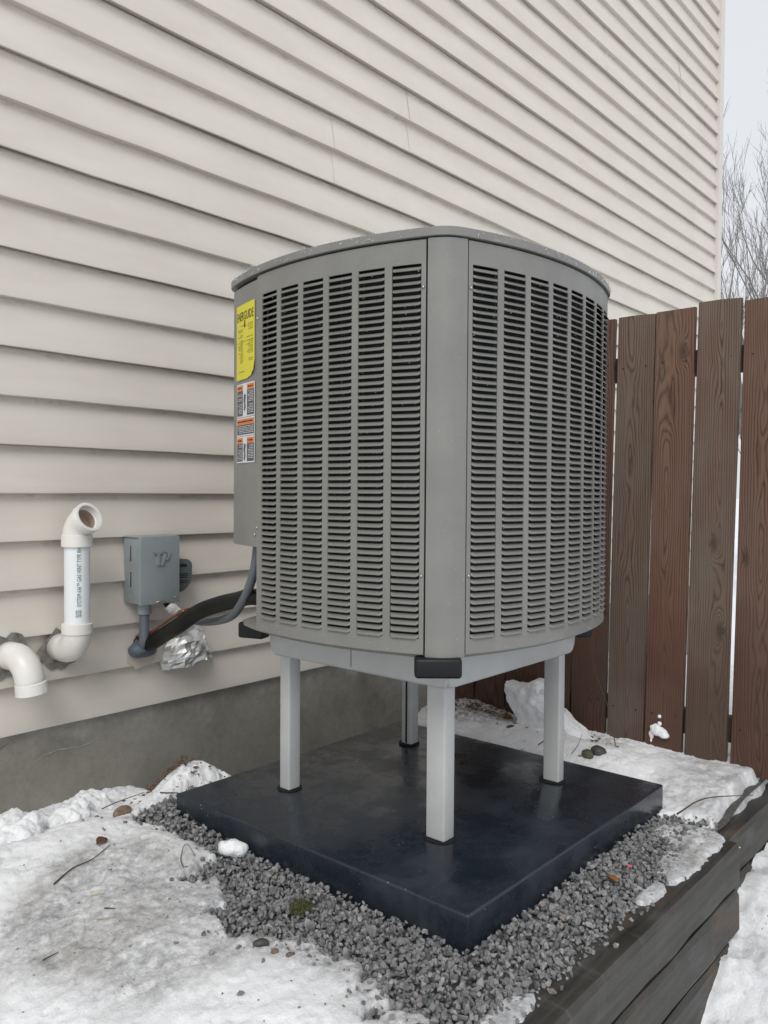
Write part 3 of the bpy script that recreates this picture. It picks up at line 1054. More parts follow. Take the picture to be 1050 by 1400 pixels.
def louvered(kind, name, ncol, tend, single_cols):
    mb = MB()
    t0 = .0028
    curved(kind, t0, tend, ZB + .001, ZS0 + .0005, mb)
    curved(kind, t0, tend, ZS1 + .0005, ZT - .002, mb)
    edges = [t0]
    for i in range(ncol):
        edges += [M0 + PIT * i, M0 + PIT * i + CW]
    edges.append(tend)
    for i in range(0, len(edges), 2):
        curved(kind, edges[i], edges[i + 1], ZS0 + .0005, ZS1 + .0005, mb, n=2)
    o = up_(mb.build(name, CABINET))
    fixn(o)
    bank = []
    for i in range(ncol):
        for r in range(NROW):
            M = blade_matrix(kind, i, r)
            if i in single_cols:
                b = bpy.data.objects.new('louver', BLADE)
                COL.objects.link(b); b.parent = o; b.matrix_local = M
            else:
                bank.append(M)
    bv = np.array([v.co[:] for v in BLADE.vertices])
    bf = np.array([p.vertices[:] for p in BLADE.polygons])
    Vs = [bv @ np.array(M.to_3x3()).T + np.array(M.translation) for M in bank]
    Fs = [bf + i * len(bv) for i in range(len(bank))]
    me = fast_mesh('louver_bank', np.concatenate(Vs), np.concatenate(Fs))
    set_smooth(me, True); auto(me, 50)
    tag(link('louver_bank', me, CABINET, o), kind='stuff')
    return o
left_panel = louvered('L', 'louvered_panel', 6, T_SERV, (0, 1, 2))
right_panel = louvered('R', 'louvered_panel', 8, CH - .001, (0, 1))
left_panel['label'] = 'louvered side panel next to the stickers'
right_panel['label'] = 'louvered side panel facing the fence'

# corner posts
def strip_shell(pts, inner, z0, z1, name, mat):
    n = len(pts)
    V = [(x, y, zl(z0)) for x, y in pts] + [(x, y, zl(z1)) for x, y in pts] + [(x, y, zl(z0)) for x, y in inner] + [(x, y, zl(z1)) for x, y in inner]
    F = []
    for i in range(n - 1):
        F += [(i, i + 1, n + i + 1, n + i), (2 * n + i + 1, 2 * n + i, 3 * n + i, 3 * n + i + 1),
              (n + i, n + i + 1, 3 * n + i + 1, 3 * n + i), (i + 1, i, 2 * n + i, 2 * n + i + 1)]
    F += [(0, n, 3 * n, 2 * n), (n - 1, 3 * n - 1, 4 * n - 1, 2 * n - 1)]
    o = up_(link(name, mesh(name, V, F), mat))
    return fixn(o)
def trimmed(pts, g0, g1):
    P2 = [Vector(p) for p in pts]
    P2[0] = P2[0] + (P2[1] - P2[0]).normalized() * g0
    P2[-1] = P2[-1] + (P2[-2] - P2[-1]).normalized() * g1
    return [tuple(p) for p in P2]
post = strip_shell(trimmed(corner('LR', .0015, 14), .0018, .0008), trimmed(corner('LR', -.006, 14), .0018, .0008), ZB - .004, ZT - .0005, 'corner_post', CABINET)
strip_shell(trimmed(corner('RE', 0, 10), .003, .003), trimmed(corner('RE', -.006, 10), .003, .003), ZB, ZT - .002, 'corner_post', CABINET)
strip_shell(trimmed(corner('EB', 0, 10), .003, .003), trimmed(corner('EB', -.006, 10), .003, .003), ZB, ZT - .002, 'corner_post', CABINET)
mb = MB(); curved('E', .003, CH - .003, ZB, ZT - .002, mb); fixn(up_(mb.build('rear_panel', CABINET)))
mb = MB(); curved('B', .003 + .14, CH - .003, ZB, ZT - .002, mb); fixn(up_(mb.build('rear_panel', CABINET)))

# service panel wraps the left corner and stops short of the base
ZSV = .6555
sp_pts = [face('B', .138 * (1 - i / 4), -.001) for i in range(4)] + corner('BL', -.001, 8)[:-1] + [face('L', CH - (CH - T_SERV - .002) * i / 8, -.001) for i in range(9)]
sp_in = [face('B', .138 * (1 - i / 4), -.005) for i in range(4)] + corner('BL', -.005, 8)[:-1] + [face('L', CH - (CH - T_SERV - .002) * i / 8, -.005) for i in range(9)]
service = strip_shell(sp_pts, sp_in, ZSV, ZT - .010, 'service_panel', CABINET)
# closing plate above the pipe recess and its two walls
NX, NY = -A_ + .20, -A_ + W_ + T_SERV
poly = [(NX, NY)] + [(NX, face('B', .138)[1] - .006)] + sp_in[:] + [(face('L', T_SERV, -.006)[0], NY)]
mb = MB(); mb.prism([(x, y) for x, y in poly], zl(ZSV + .004), zl(ZSV + .007)); up_(mb.build('recess_ceiling', GAP))
mb = MB(); mb.box((face('L', T_SERV, -.006)[0], NY - .004, zl(ZB + .002)), (NX, NY, zl(ZSV + .003)))
mb.box((NX + .001, NY - .004, zl(ZB + .002)), (NX + .005, face('B', .2)[1] - .01, zl(ZSV + .003)))
up_(mb.build('pipe_recess', CABINET))
# base pan
bp = MB().prism(outline(-.028), zl(ZB - .012), zl(ZB - .001)).build('base_pan', CABINET)
up_(bp); fixn(bp)
# dark coil inside
ins = outline(-.034)
core = [p for p in ins if not (p[0] < NX + .03 and p[1] > NY - .03)]
idx = max(range(len(core)), key=lambda i: (Vector(core[i]) - Vector(core[(i + 1) % len(core)])).length)
core = core[:idx + 1] + [(NX + .03, core[idx][1]), (NX + .03, NY - .03), (core[(idx + 1) % len(core)][0], NY - .03)] + core[idx + 1:]
up_(MB().prism(core, zl(ZB + .001), zl(ZT - .004)).build('coil', COIL))
# top cap with a rolled rim and the fan guard
def ring_shell(levels, name, mat):
    V, F = [], []
    rings = [(outline(o), z) for o, z in levels]
    n = len(rings[0][0])
    for pts, z in rings:
        V += [(x, y, zl(z)) for x, y in pts]
    for k in range(len(rings) - 1):
        for i in range(n):
            a, b = k * n + i, k * n + (i + 1) % n
            F.append((a, b, b + n, a + n))
    F.append(tuple((len(rings) - 1) * n + i for i in range(n)))
    F.append(tuple(range(n - 1, -1, -1)))
    return fixn(up_(link(name, mesh(name, V, F), mat)), 30)
ring_shell([(-.02, ZT + .0035), (.0060, ZT + .0030), (.0072, ZT + .0040), (.0075, ZT + .010), (.0074, ZT + .0222), (.0060, ZT + .0240), (.003, ZT + .0250), (-.010, ZT + .0275), (-.06, ZT + .031)], 'top_cap', CABINET)
up_(MB().prism(outline(-.012), zl(ZT - .012), zl(ZT + .0030)).build('cap_gap_shade', GAP))  # black filler standing in for the shaded gap under the cap
fg = MB()
for k in range(9):
    rr = .04 + .036 * k
    fg.tube([(rr * math.cos(a), rr * math.sin(a), zl(ZT + .045)) for a in [2 * math.pi * j / 36 for j in range(37)]], .002, 5, caps=False)
for k in range(8):
    a = math.pi * k / 8
    fg.tube([(-.33 * math.cos(a), -.33 * math.sin(a), zl(ZT + .0415)), (.33 * math.cos(a), .33 * math.sin(a), zl(ZT + .0415))], .002, 5)
up_(fg.build('fan_guard', CABINET))
# rubber feet under the corners
def foot(cx, cy, ax, w=.098, d=.042, z1=ZB - .004, z0=ZB - .052):
    o = MB().box((-w / 2, -d / 2, z0 - z1), (w / 2, d / 2, 0)).build('rubber_foot', RUBBER)
    bevel_mesh(o.data, .008, 3)
    set_smooth(o.data, True); auto(o.data, 40)
    o.parent = unit; o.location = (cx, cy, zl(z1)); o.rotation_euler = (0, 0, ax)
    return o
cl = corner('LR', 0, 10)[5]
foot(cl[0] - .002, cl[1] + .020, R(-48), .112, .05)
cl = corner('BL', 0, 10)[5]
f2 = foot(cl[0] + .035, cl[1] - .055, R(-70), .085, .05)
cl = corner('RE', 0, 10)[5]
foot(cl[0] - .05, cl[1] + .05, R(45), .10, .05)
cl = corner('EB', 0, 10)[5]
foot(cl[0] - .04, cl[1] - .04, R(-45), .10, .05)
# screws
def screw(kind, t, z, par):
    bm = bmesh.new(); bmesh.ops.create_uvsphere(bm, u_segments=10, v_segments=6, radius=.0042)
    me = bpy.data.meshes.new('screw'); bm.to_mesh(me); bm.free()
    o = link('screw', me, SCREW, par, smooth=True)
    x, y = face(kind, t, .0008); o.location = (x, y, zl(z))
for kind, par in (('L', left_panel), ('R', right_panel)):
    for z in (1.295, .612):
        screw(kind, .0085, z, par)
for z in (1.29, .71):
    screw('L', T_SERV - .004, z, left_panel)
screw('L', T_SERV + .009, .69, service)

# stickers on the service panel ---------------------------------------------
def sticker_pt(u, z, off):
    """u metres along the left side from the panel's near edge"""
    x, y = face('L', min(T_SERV + .010 + u, CH), off)
    return (x, y, zl(z))
def sheet(name, mat, u0, u1, z0, z1, off, par, n=6):
    V, F = [], []
    for i in range(n + 1):
        u = u0 + (u1 - u0) * i / n
        V += [sticker_pt(u, z0, off), sticker_pt(u, z1, off)]
    for i in range(n):
        F.append((2 * i, 2 * i + 1, 2 * i + 3, 2 * i + 2))
    return link(name, mesh(name, V, F), mat, par)
def dashes(name, mat, rows, off, par, h=.0016):
    """rows: list of (u0,u1,z); broken dark strokes too small to read"""
    V, F = [], []
    for (u0, u1, z, hh) in rows:
        u = u0
        while u < u1:
            l = min(random.uniform(.004, .016), u1 - u)
            a = len(V)
            V += [sticker_pt(u, z, off), sticker_pt(u + l, z, off), sticker_pt(u + l, z + hh, off), sticker_pt(u, z + hh, off)]
            F.append((a, a + 1, a + 2, a + 3))
            u += l + random.uniform(.001, .004)
    return link(name, mesh(name, V, F), mat, par)
# flat text -> mesh data in (x,y)
def text_mesh(body, size):
    cu = bpy.data.curves.new('lettering', 'FONT')
    cu.body = body; cu.size = size; cu.resolution_u = 2
    ob = bpy.data.objects.new('lettering', cu); COL.objects.link(ob)
    dg = bpy.context.evaluated_depsgraph_get()
    me = ob.evaluated_get(dg).to_mesh()
    V = [v.co.copy() for v in me.vertices]; F = [tuple(p.vertices) for p in me.polygons]
    ob.evaluated_get(dg).to_mesh_clear()
    bpy.data.objects.remove(ob); bpy.data.curves.remove(cu)
    return V, F
# In image space the sticker's right edge is the panel's near edge (u small)
YU0, YU1, YZ0, YZ1 = .003, .132, 1.132, 1.347
V, F = [], []
n = 14
for i in range(n + 1):
    u = YU0 + (YU1 - YU0) * i / n
    f = i / n
    torn = .017 * max(0, 1 - f / .30) + (.003 * math.sin(i * 2.1) if f < .35 else 0)
    curl = .004 * max(0, 1 - f / .2)
    V += [sticker_pt(u, YZ0 + max(0, torn), .0015 + curl), sticker_pt(u, YZ0 + .05, .0012), sticker_pt(u, YZ1, .0012)]
for i in range(n):
    for j in range(2):
        F.append((3 * i + j, 3 * i + j + 1, 3 * i + 4 + j, 3 * i + 3 + j))
ys_ = link('yellow_sticker', mesh('yellow_sticker', V, F), YELLOW, service)
ys_['label'] = 'yellow energy label with a torn lower corner'
TV, TF = text_mesh('ENERGUIDE', .034)
tw0 = max(v.x for v in TV)
V = [sticker_pt(YU1 - .006 - v.x / tw0 * (YU1 - YU0 - .012), YZ1 - .046 + v.y * 1.05, .0020) for v in TV]
link('lettering', mesh('lettering', V, TF), BLACKINK, ys_)
um = (YU0 + YU1) / 2
V = [sticker_pt(um + .003, YZ1 - .048, .002), sticker_pt(um - .003, YZ1 - .048, .002), sticker_pt(um - .003, YZ1 - .060, .002), sticker_pt(um + .003, YZ1 - .060, .002),
     sticker_pt(um + .008, YZ1 - .060, .002), sticker_pt(um - .008, YZ1 - .060, .002), sticker_pt(um, YZ1 - .070, .002)]
link('arrow_mark', mesh('arrow_mark', V, [(0, 1, 2, 3), (4, 5, 6)]), BLACKINK, ys_)
rows = []
z = YZ1 - .062
while z > YZ0 + .045:
    if random.random() < .82:
        rows.append((um + .012, YU1 - .008 - random.uniform(0, .03), z, .0013))
    if random.random() < .55:
        rows.append((YU0 + .010, um - .012 - random.uniform(0, .02), z, .0013))
    z -= .0052
rows += [(YU0 + .004, YU1 - .004, YZ1 - .108, .0008), (um, YU1 - .02, YZ0 + .022, .0013)]
dashes('fine_print', BLACKINK, rows, .0020, ys_)
# three hazard labels below it
WU0, WU1 = .001, .128
def hazard(z0, z1, split, label):
    o = sheet('warning_label', WHITEST, WU0, WU1, z0, z1, .0012, service)
    o['label'] = label
    b = .004
    if split:
        s0, s1 = .050, .080
        cols = [(WU0 + b, s0), (s1, WU1 - b)]
    else:
        cols = [(WU0 + b, WU1 - b)]
    hh = .016
    for (a, c) in cols:
        sheet('orange_band', ORANGE, a, c, z1 - b - hh, z1 - b, .0017, o)
        sheet('text_block', SLATE, a, c, z0 + b, z1 - b - hh - .0005, .0017, o)
        rr_ = []
        z = z1 - b - hh - .006
        while z > z0 + b + .004:
            if random.random() < .85:
                rr_.append((a + .004, c - .004 - random.uniform(0, .015), z, .0016))
            z -= .0046
        dashes('fine_print', WHITEST, rr_, .0022, o)
        dashes('header_print', BLACKINK, [(a + .008, c - .006, z1 - b - hh * .62, .0045)], .0022, o)
    if split:
        V = []
        c0 = (split and .065)
        zz = (z0 + z1) / 2
        for (du, dz) in ((-.008, .020), (.004, .024), (.008, .004), (.003, -.004), (.006, -.022), (-.002, -.026), (-.006, -.012), (-.003, .002)):
            V.append(sticker_pt(c0 + du, zz - .006 + dz, .0022))
        link('pictogram', mesh('pictogram', V, [tuple(range(8))]), SLATE, o)
hazard(1.024, 1.120, True, 'uppermost orange and black hazard label')
hazard(.970, 1.0225, False, 'small middle orange and black hazard label')
hazard(.893, .9685, True, 'lowest orange and black hazard label')

# rain drops on the paint ----------------------------------------------------
bm = bmesh.new(); bmesh.ops.create_icosphere(bm, subdivisions=1, radius=1)
dv = np.array([v.co[:] for v in bm.verts]); df = np.array([[v.index for v in f.verts] for f in bm.faces]); bm.free()
def drops(pts, name, par):
    Vs, Fs = [], []
    for i, (p, r) in enumerate(pts):
        s = np.array([r, r, r * random.uniform(.9, 1.6)])
        Vs.append(dv * s + np.array(p)); Fs.append(df + i * len(dv))
    me = fast_mesh(name, np.concatenate(Vs), np.concatenate(Fs))
    tag(link(name, me, DROP, par, smooth=True), kind='stuff')
pts = []
cp = corner('LR', .0015, 14)
for _ in range(170):
    i = random.uniform(.5, 13.4); k = int(i)
    q = Vector(cp[k]).lerp(Vector(cp[k + 1]), i - k)
    pts.append(((q.x, q.y, random.uniform(.01, zl(ZT))), random.choice((.0011, .0013, .0016, .0020))))
for kind in 'LR':
    tmax = T_SERV if kind == 'L' else CH
    for _ in range(120):
        x, y = face(kind, random.uniform(.01, tmax)); pts.append(((x, y, zl(random.uniform(ZB + .004, ZS0 - .004))), random.choice((.001, .0013, .0017))))
    for _ in range(45):
        x, y = face(kind, random.uniform(.01, tmax)); pts.append(((x, y, zl(random.uniform(ZS1 + .004, ZT - .006))), random.choice((.001, .0013, .0016))))
    for _ in range(90):
        x, y = face(kind, random.uniform(.01, CH), .0105); pts.append(((x, y, zl(random.uniform(ZT + .006, ZT + .028))), random.choice((.001, .0013, .0016))))
    for _ in range(170):
        col = random.randrange(6 if kind == 'L' else 8)
        t = M0 + PIT * col + random.uniform(.004, CW - .004)
        x, y = face(kind, t, -.0005); pts.append(((x, y, zl(ZS0 + random.randrange(NROW) * RP)), random.choice((.0011, .0014, .0018))))
drops(pts, 'rain_drops', unit)

# ------------------------------------------------------------------ vent pipes
def elbow(c0, d0, d1, rad, n=10):
    """arc centre-line from point c0 heading d0, turning to d1 with bend radius rad"""
    d0, d1 = Vector(d0).normalized(), Vector(d1).normalized()
    total = d0.angle(d1)
    nrm = (d1 - d0 * d0.dot(d1)).normalized()
    out = []
    for i in range(n + 1):
        a = total * i / n
        out.append(Vector(c0) + d0 * (rad * math.sin(a)) + nrm * (rad * (1 - math.cos(a))))
    return out
def ragged(cx, cz, r, name, mat, yy, par, sq=1.0, n=26, inner=0.0):
    V = [(cx, yy, cz)]
    for i in range(n):
        a = 2 * math.pi * i / n
        rr = r * random.uniform(.84, 1.13)
        V.append((cx + rr * math.cos(a), yy, cz + rr * sq * math.sin(a)))
    F = [(0, 1 + (i + 1) % n, 1 + i) for i in range(n)]
    o = link(name, mesh(name, V, F), mat)
    return o
PR = .0425
def child(o, root):
    o.parent = root
    o.matrix_parent_inverse = Matrix.Translation(-Vector(root.location))
    return o
v1 = tag(empty('vent_pipe', (1.385, 0, .272)), 'tall white plastic vent pipe rising beside the grey electrical box', 'vent pipe')
xp, yp = 1.386, -.112
pts = [Vector((xp - .005, .02, .272))] + elbow((xp - .004, yp + .066, .272), (0.06, -1, 0), (0, 0, 1), .066, 12)
child(MB().tube(pts, PR + .004, 28).build('lower_elbow', PVC, smooth=True), v1)
e1 = pts[-1]
xb, yb = e1.x, e1.y
child(fixn(MB().tube([(xb, yb, .330), (xb, yb, .3315), (xb, yb, .364), (xb, yb, .366)], [PR + .005, PR + .008, PR + .008, PR + .004], 28).build('coupling', PVC), 40), v1)
pipe = child(MB().tube([(xb, yb, .35), (xb, yb, .66)], PR - .001, 32).build('pipe_section', PVCPIPE, smooth=True), v1)
auto(pipe.data, 40)
child(fixn(MB().tube([(xb, yb, .622), (xb, yb, .6235), (xb, yb, .660), (xb, yb, .663)], [PR + .004, PR + .008, PR + .008, PR + .004], 28).build('coupling', PVC), 40), v1)
dirn = Vector((.16, -.85, .42)).normalized()
tp = elbow((xb, yb, .655), (0, 0, 1), dirn, .062, 12)
tip = tp[-1] + dirn * .020
child(MB().tube(tp + [tip], PR + .004, 28, caps=False).build('upper_elbow', PVC, smooth=True), v1)
lip = MB()
ends_ = [(tp[-1] + dirn * .004, PR + .004), (tp[-1] + dirn * .006, PR + .009), (tip + dirn * .010, PR + .009), (tip + dirn * .011, PR + .007), (tip + dirn * .010, PR - .001), (tip - dirn * .012, PR - .002), (tip - dirn * .0125, PR - .006)]
lip.tube([e[0] for e in ends_], [e[1] for e in ends_], 30, caps=False)
# tube() needs ordered tangents: rebuild rings along one axis
def axis_rings(c_list, axis, n=30):
    axis = axis.normalized()
    ref = Vector((0, 0, 1)) if abs(axis.z) < .9 else Vector((1, 0, 0))
    u = axis.cross(ref).normalized(); w = axis.cross(u)
    V, F = [], []
    for c, r in c_list:
        for k in range(n):
            a = 2 * math.pi * k / n
            V.append(Vector(c) + (u * math.cos(a) + w * math.sin(a)) * r)
    for i in range(len(c_list) - 1):
        for k in range(n):
            a, b = i * n + k, i * n + (k + 1) % n
            F.append((a, b, b + n, a + n))
    return V, F
V, F = axis_rings(ends_, dirn)
child(fixn(link('rim', mesh('rim', V, F), PVC), 45), v1)
V, F = axis_rings([(tip - dirn * .0125, PR - .004), (tip - dirn * .045, PR - .006)], dirn)
F.append(tuple(30 + k for k in range(30)))
child(link('bore', mesh('bore', V, F), PVCIN), v1)
# printing wraps the pipe
TV, TF = text_mesh('SYSTEM 636\u2122 GAS VENT TYPE BH', .020)
tl = max(v.x for v in TV)
view = math.atan2(-2.67 - yb, 0 - xb)
V = []
for v in TV:
    zz = .425 + v.x / tl * .195
    an = view + .10 - (v.y - .009) / PR * .95
    V.append((xb + (PR + .0004) * math.cos(an), yb + (PR + .0004) * math.sin(an), zz))
child(link('lettering', mesh('lettering', V, TF), INK), v1)
V, F = [], []
for k in range(9):
    for j in range(3):
        a0 = view + .10 + (j - 1.4) * .15
        z0 = .390 + k * .0028
        a = len(V)
        wz = random.choice((.0008, .0014, .0018))
        for aa, zz in ((a0, z0), (a0 + .12, z0), (a0 + .12, z0 + wz), (a0, z0 + wz)):
            V.append((xb + (PR + .0004) * math.cos(aa), yb + (PR + .0004) * math.sin(aa), zz))
        F.append((a, a + 1, a + 2, a + 3))
child(link('bar_print', mesh('bar_print', V, F), INK), v1)
child(ragged(xp - .008, .262, .072, 'wall_sealant', SEALANT, -.0025, v1), v1)

v2 = tag(empty('vent_pipe', (1.205, 0, .27)), 'short white plastic vent elbow turned down toward the snow', 'vent pipe')
pts = [Vector((1.205, .02, .268)), Vector((1.207, -.03, .268))] + elbow((1.210, -.040, .268), (0.10, -1, 0), (0.12, -.05, -1), .070, 12)
q = pts[-1] + Vector((.004, -.002, -.022)); pts.append(q)
child(MB().tube(pts, PR + .003, 28).build('elbow', PVC, smooth=True), v2)
ax = Vector((.12, -.05, -1)).normalized()
V, F = axis_rings([(q - ax * .012, PR + .002), (q - ax * .010, PR + .007), (q + ax * .024, PR + .008), (q + ax * .025, PR + .006), (q + ax * .024, PR - .001), (q + ax * .002, PR - .002)], ax)
F.append(tuple(5 * 30 + k for k in range(30)))
child(fixn(link('socket', mesh('socket', V, F), PVC), 45), v2)
child(ragged(1.205, .262, .074, 'wall_sealant', SEALANT, -.0025, v2), v2)

# ------------------------------------------------------------------ disconnect box
bx = tag(empty('disconnect_box', (1.71, 0, .40)), 'grey electrical disconnect box with embossed letters fixed to the siding', 'electrical box')
def bc(o): return child(o, bx)
bc(bbox('housing', (1.632, -.098, .400), (1.788, .006, .640), COVERGREY, None, .003))
cov = bc(bbox('cover', (1.626, -.113, .398), (1.793, -.099, .646), COVERGREY, None, .003))
bc(bbox('cover_flange', (1.6275, -.099, .6405), (1.7925, .004, .6465), COVERGREY, None, .002))
# raised T and P strokes
def strokes(polys, name, par, mat, y0, y1):
    mb = MB()
    for pl in polys:
        n = len(pl)
        V = [(x, y0, z) for x, z in pl] + [(x, y1, z) for x, z in pl]
        F = [(i, (i + 1) % n, (i + 1) % n + n, i + n) for i in range(n)] + [tuple(range(n, 2 * n))]
        mb.add(V, F)
    o = mb.build(name, mat)
    fixn(o, 30)
    return bc(o)
lx, lz = 1.676, .540
strokes([[(lx, lz + .050), (lx + .006, lz + .041), (lx + .018, lz + .041), (lx + .018, lz), (lx + .029, lz), (lx + .029, lz + .041), (lx + .036, lz + .041), (lx + .041, lz + .050)],
         [(lx + .034, lz), (lx + .043, lz), (lx + .060, lz + .041), (lx + .050, lz + .041), (lx + .049, lz + .036)],
         [(lx + .047, lz + .050), (lx + .068, lz + .050), (lx + .074, lz + .043), (lx + .070, lz + .028), (lx + .060, lz + .018), (lx + .052, lz + .018), (lx + .055, lz + .026), (lx + .060, lz + .028), (lx + .063, lz + .041)]],
        'embossed_letters', cov, COVERGREY, -.1125, -.1185)
# knock-outs and latches on the left side
V, F = axis_rings([((1.6312, -.055, .435), .021), ((1.6300, -.055, .435), .019), ((1.6312, -.055, .435), .016)], Vector((1, 0, 0)), 20)
bc(link('knockout_ring', mesh('knockout_ring', V, F), COVERGREY))
for zz in (.585, .49):
    bc(bbox('side_rib', (1.6295, -.040, zz - .028), (1.6325, -.030, zz + .028), COVERGREY, None, .001, 1))
    bc(bbox('side_slot', (1.6300, -.044, zz - .030), (1.6325, -.0405, zz + .026), GAP, None, .0005, 1))
bc(MB().tube(spline([(1.690, -.112, .405), (1.700, -.120, .409), (1.722, -.121, .410), (1.734, -.113, .405)], 5), .0025, 8).build('cover_wire', SCREW, smooth=True))
screw_me = None
bm = bmesh.new(); bmesh.ops.create_uvsphere(bm, u_segments=10, v_segments=6, radius=.0035); me = bpy.data.meshes.new('screw'); bm.to_mesh(me); bm.free()
o = link('screw', me, SCREW, smooth=True); o.location = (1.772, -.1125, .418); bc(o)
# rounded pull-out handle on the right side
hp = [(0, 0), (0, .125)]
pl = [(1.7885, .425), (1.7885, .550), (1.850, .552)]
for k in range(8):
    a = math.pi / 2 * (1 - k / 7)
    pl.append((1.850 + .028 * math.cos(a), .524 + .028 * math.sin(a)))
for k in range(1, 9):
    a = -math.pi / 2 * k / 8
    pl.append((1.806 + .072 * math.cos(a), .495 + .070 * math.sin(a)))
mb = MB()
n = len(pl)
V = [(x, -.030, z) for x, z in pl] + [(x, -.075, z) for x, z in pl]
mb.add(V, [(i, (i + 1) % n, (i + 1) % n + n, i + n) for i in range(n)] + [tuple(range(n, 2 * n)), tuple(range(n - 1, -1, -1))])
hd = mb.build('pull_handle', COVERDARK); bevel_mesh(hd.data, .004, 2); fixn(hd, 40); bc(hd)
V, F = [], []
for k, (z0, l) in enumerate(((.530, .030), (.524, .034), (.496, .045), (.489, .048), (.482, .046), (.470, .046), (.463, .040))):
    a = len(V); x0 = 1.842 - l / 2 - .008
    V += [(x0, -.0765, z0), (x0 + l, -.0765, z0), (x0 + l, -.0765, z0 + (.004 if k < 2 else .0025)), (x0, -.0765, z0 + (.004 if k < 2 else .0025))]
    F.append((a, a + 1, a + 2, a + 3))
bc(link('moulded_print', mesh('moulded_print', V, F), GAP))

# conduit from the box into the wall, with its putty
cd = tag(empty('wall_conduit', (1.672, -.055, .25)), 'short grey conduit running from the electrical box down into putty', 'conduit')
child(MB().tube([(1.676, -.060, .401), (1.676, -.060, .360)], .025, 20).build('connector', COVERGREY, smooth=True), cd)
auto(cd.children[0].data, 40)
child(MB().tube(spline([(1.676, -.060, .362), (1.676, -.060, .30), (1.677, -.055, .255), (1.684, -.02, .225), (1.69, .03, .22)], 6), .0185, 16).build('pipe', CONDUIT, smooth=True), cd)
bm = bmesh.new(); bmesh.ops.create_icosphere(bm, subdivisions=3, radius=1)
for v in bm.verts:
    d = v.co.copy()
    k = 1 + .35 * (vnoise(np.array([d.x * 2.2 + d.z]), np.array([d.y * 2.2 - d.z * 1.7]), 5)[0] - .5)
    v.co = Vector((d.x * .052 * k, d.y * .040 * k, d.z * .034 * k))
me = bpy.data.meshes.new('putty'); bm.to_mesh(me); bm.free()
o = link('putty', me, DUCTSEAL, smooth=True); o.location = (1.692, -.022, .225); child(o, cd)
child(ragged(1.700, .205, .066, 'caulk_patch', CAULK, -.0035, cd, .85), cd)

# insulated refrigerant line and the bare tube beside it
rl = tag(empty('refrigerant_line', (1.70, -.02, .26)), 'thick black foam insulated line curving from the wall into the unit', 'pipe')
hose = spline([(1.705, .03, .235), (1.700, -.06, .249), (1.700, -.15, .290), (1.674, -.28, .342), (1.651, -.42, .405), (1.631, -.56, .447), (1.609, -.68, .474), (1.589, -.78, .494), (1.585, -.95, .496)], 7)
child(MB().tube(hose, [.030 - .006 * i / (len(hose) - 1) for i in range(len(hose))], 18).build('insulation', INSUL, smooth=True), rl)
cpp = spline([(1.690, .02, .265), (1.690, -.06, .283), (1.690, -.15, .328), (1.672, -.24, .366), (1.660, -.33, .400)], 6)
child(MB().tube(cpp, .0045, 10).build('copper_tube', COPPER, smooth=True), rl)
cpp2 = [Vector(p) + Vector((.006, -.012, .010)) for p in cpp]
child(MB().tube(cpp2, .0035, 10).build('copper_tube', COPPER, smooth=True), rl)
child(MB().tube([(1.572, -.88, .487), (1.552, -.915, .485)], .010, 12).build('brass_valve', BRASS, smooth=True), rl)

# flexible whip to the unit
wp = tag(empty('electrical_whip', (1.76, -.08, .38)), 'flexible grey electrical whip looping below the box up into the unit', 'cable')
child(MB().tube([(1.748, -.085, .402), (1.760, -.088, .386)], .013, 14).build('locknut', RUBBER, smooth=True), wp)
V, F = axis_rings([((1.757, -.088, .390), .016), ((1.760, -.089, .387), .022), ((1.775, -.094, .372), .022), ((1.778, -.095, .370), .019), ((1.792, -.100, .356), .018), ((1.794, -.101, .354), .010)], Vector((.7, -.24, -.67)), 16)
child(fixn(link('connector', mesh('connector', V, F), PVC), 40), wp)
child(MB().tube(spline([(1.790, -.100, .358), (1.792, -.16, .348), (1.765, -.26, .343), (1.699, -.46, .374), (1.621, -.64, .421), (1.575, -.75, .484), (1.556, -.81, .55), (1.547, -.84, .612), (1.55, -.845, .675)], 7), .0135, 16).build('conduit', CONDUIT, smooth=True), wp)

# crumpled foil over an opening
nx, nz = 14, 13
V, F = [], []
TL, TR, BL, BR = Vector((1.815, .282)), Vector((1.975, .290)), Vector((1.792, .130)), Vector((2.018, .150))
for j in range(nz + 1):
    for i in range(nx + 1):
        u, v = i / nx, j / nz
        q = (BL.lerp(BR, u)).lerp(TL.lerp(TR, u), v)
        bulge = min(1, 3.2 * min(u, 1 - u)) ** .7 * (min(1, 2.6 * (1 - v)) ** .8)
        cr = abs(vnoise(np.array([u * 5.0 + v * 2]), np.array([v * 5.0 - u * 1.5]), 3)[0] - .5) * .040 + abs(vnoise(np.array([u * 11.0 + 3]), np.array([v * 10.0]), 8)[0] - .5) * .004
        V.append((q.x + (vnoise(np.array([v * 6.0]), np.array([u * 3.0]), 2)[0] - .5) * .02, -.006 - .062 * bulge + cr * 1.2, q.y + (vnoise(np.array([u * 7.0]), np.array([v * 2.0]), 6)[0] - .5) * .014))
for j in range(nz):
    for i in range(nx):
        a = j * (nx + 1) + i
        F.append((a, a + 1, a + nx + 2))
        F.append((a, a + nx + 2, a + nx + 1))
foil = link('foil_patch', mesh('foil_patch', V, F), FOIL, smooth=False)
foil.data.transform(Matrix.Translation((-1.9, 0, -.14))); foil.location = (1.9, 0, .14)
tag(foil, 'crumpled silver foil patch stuck on the siding under the black line', 'foil')

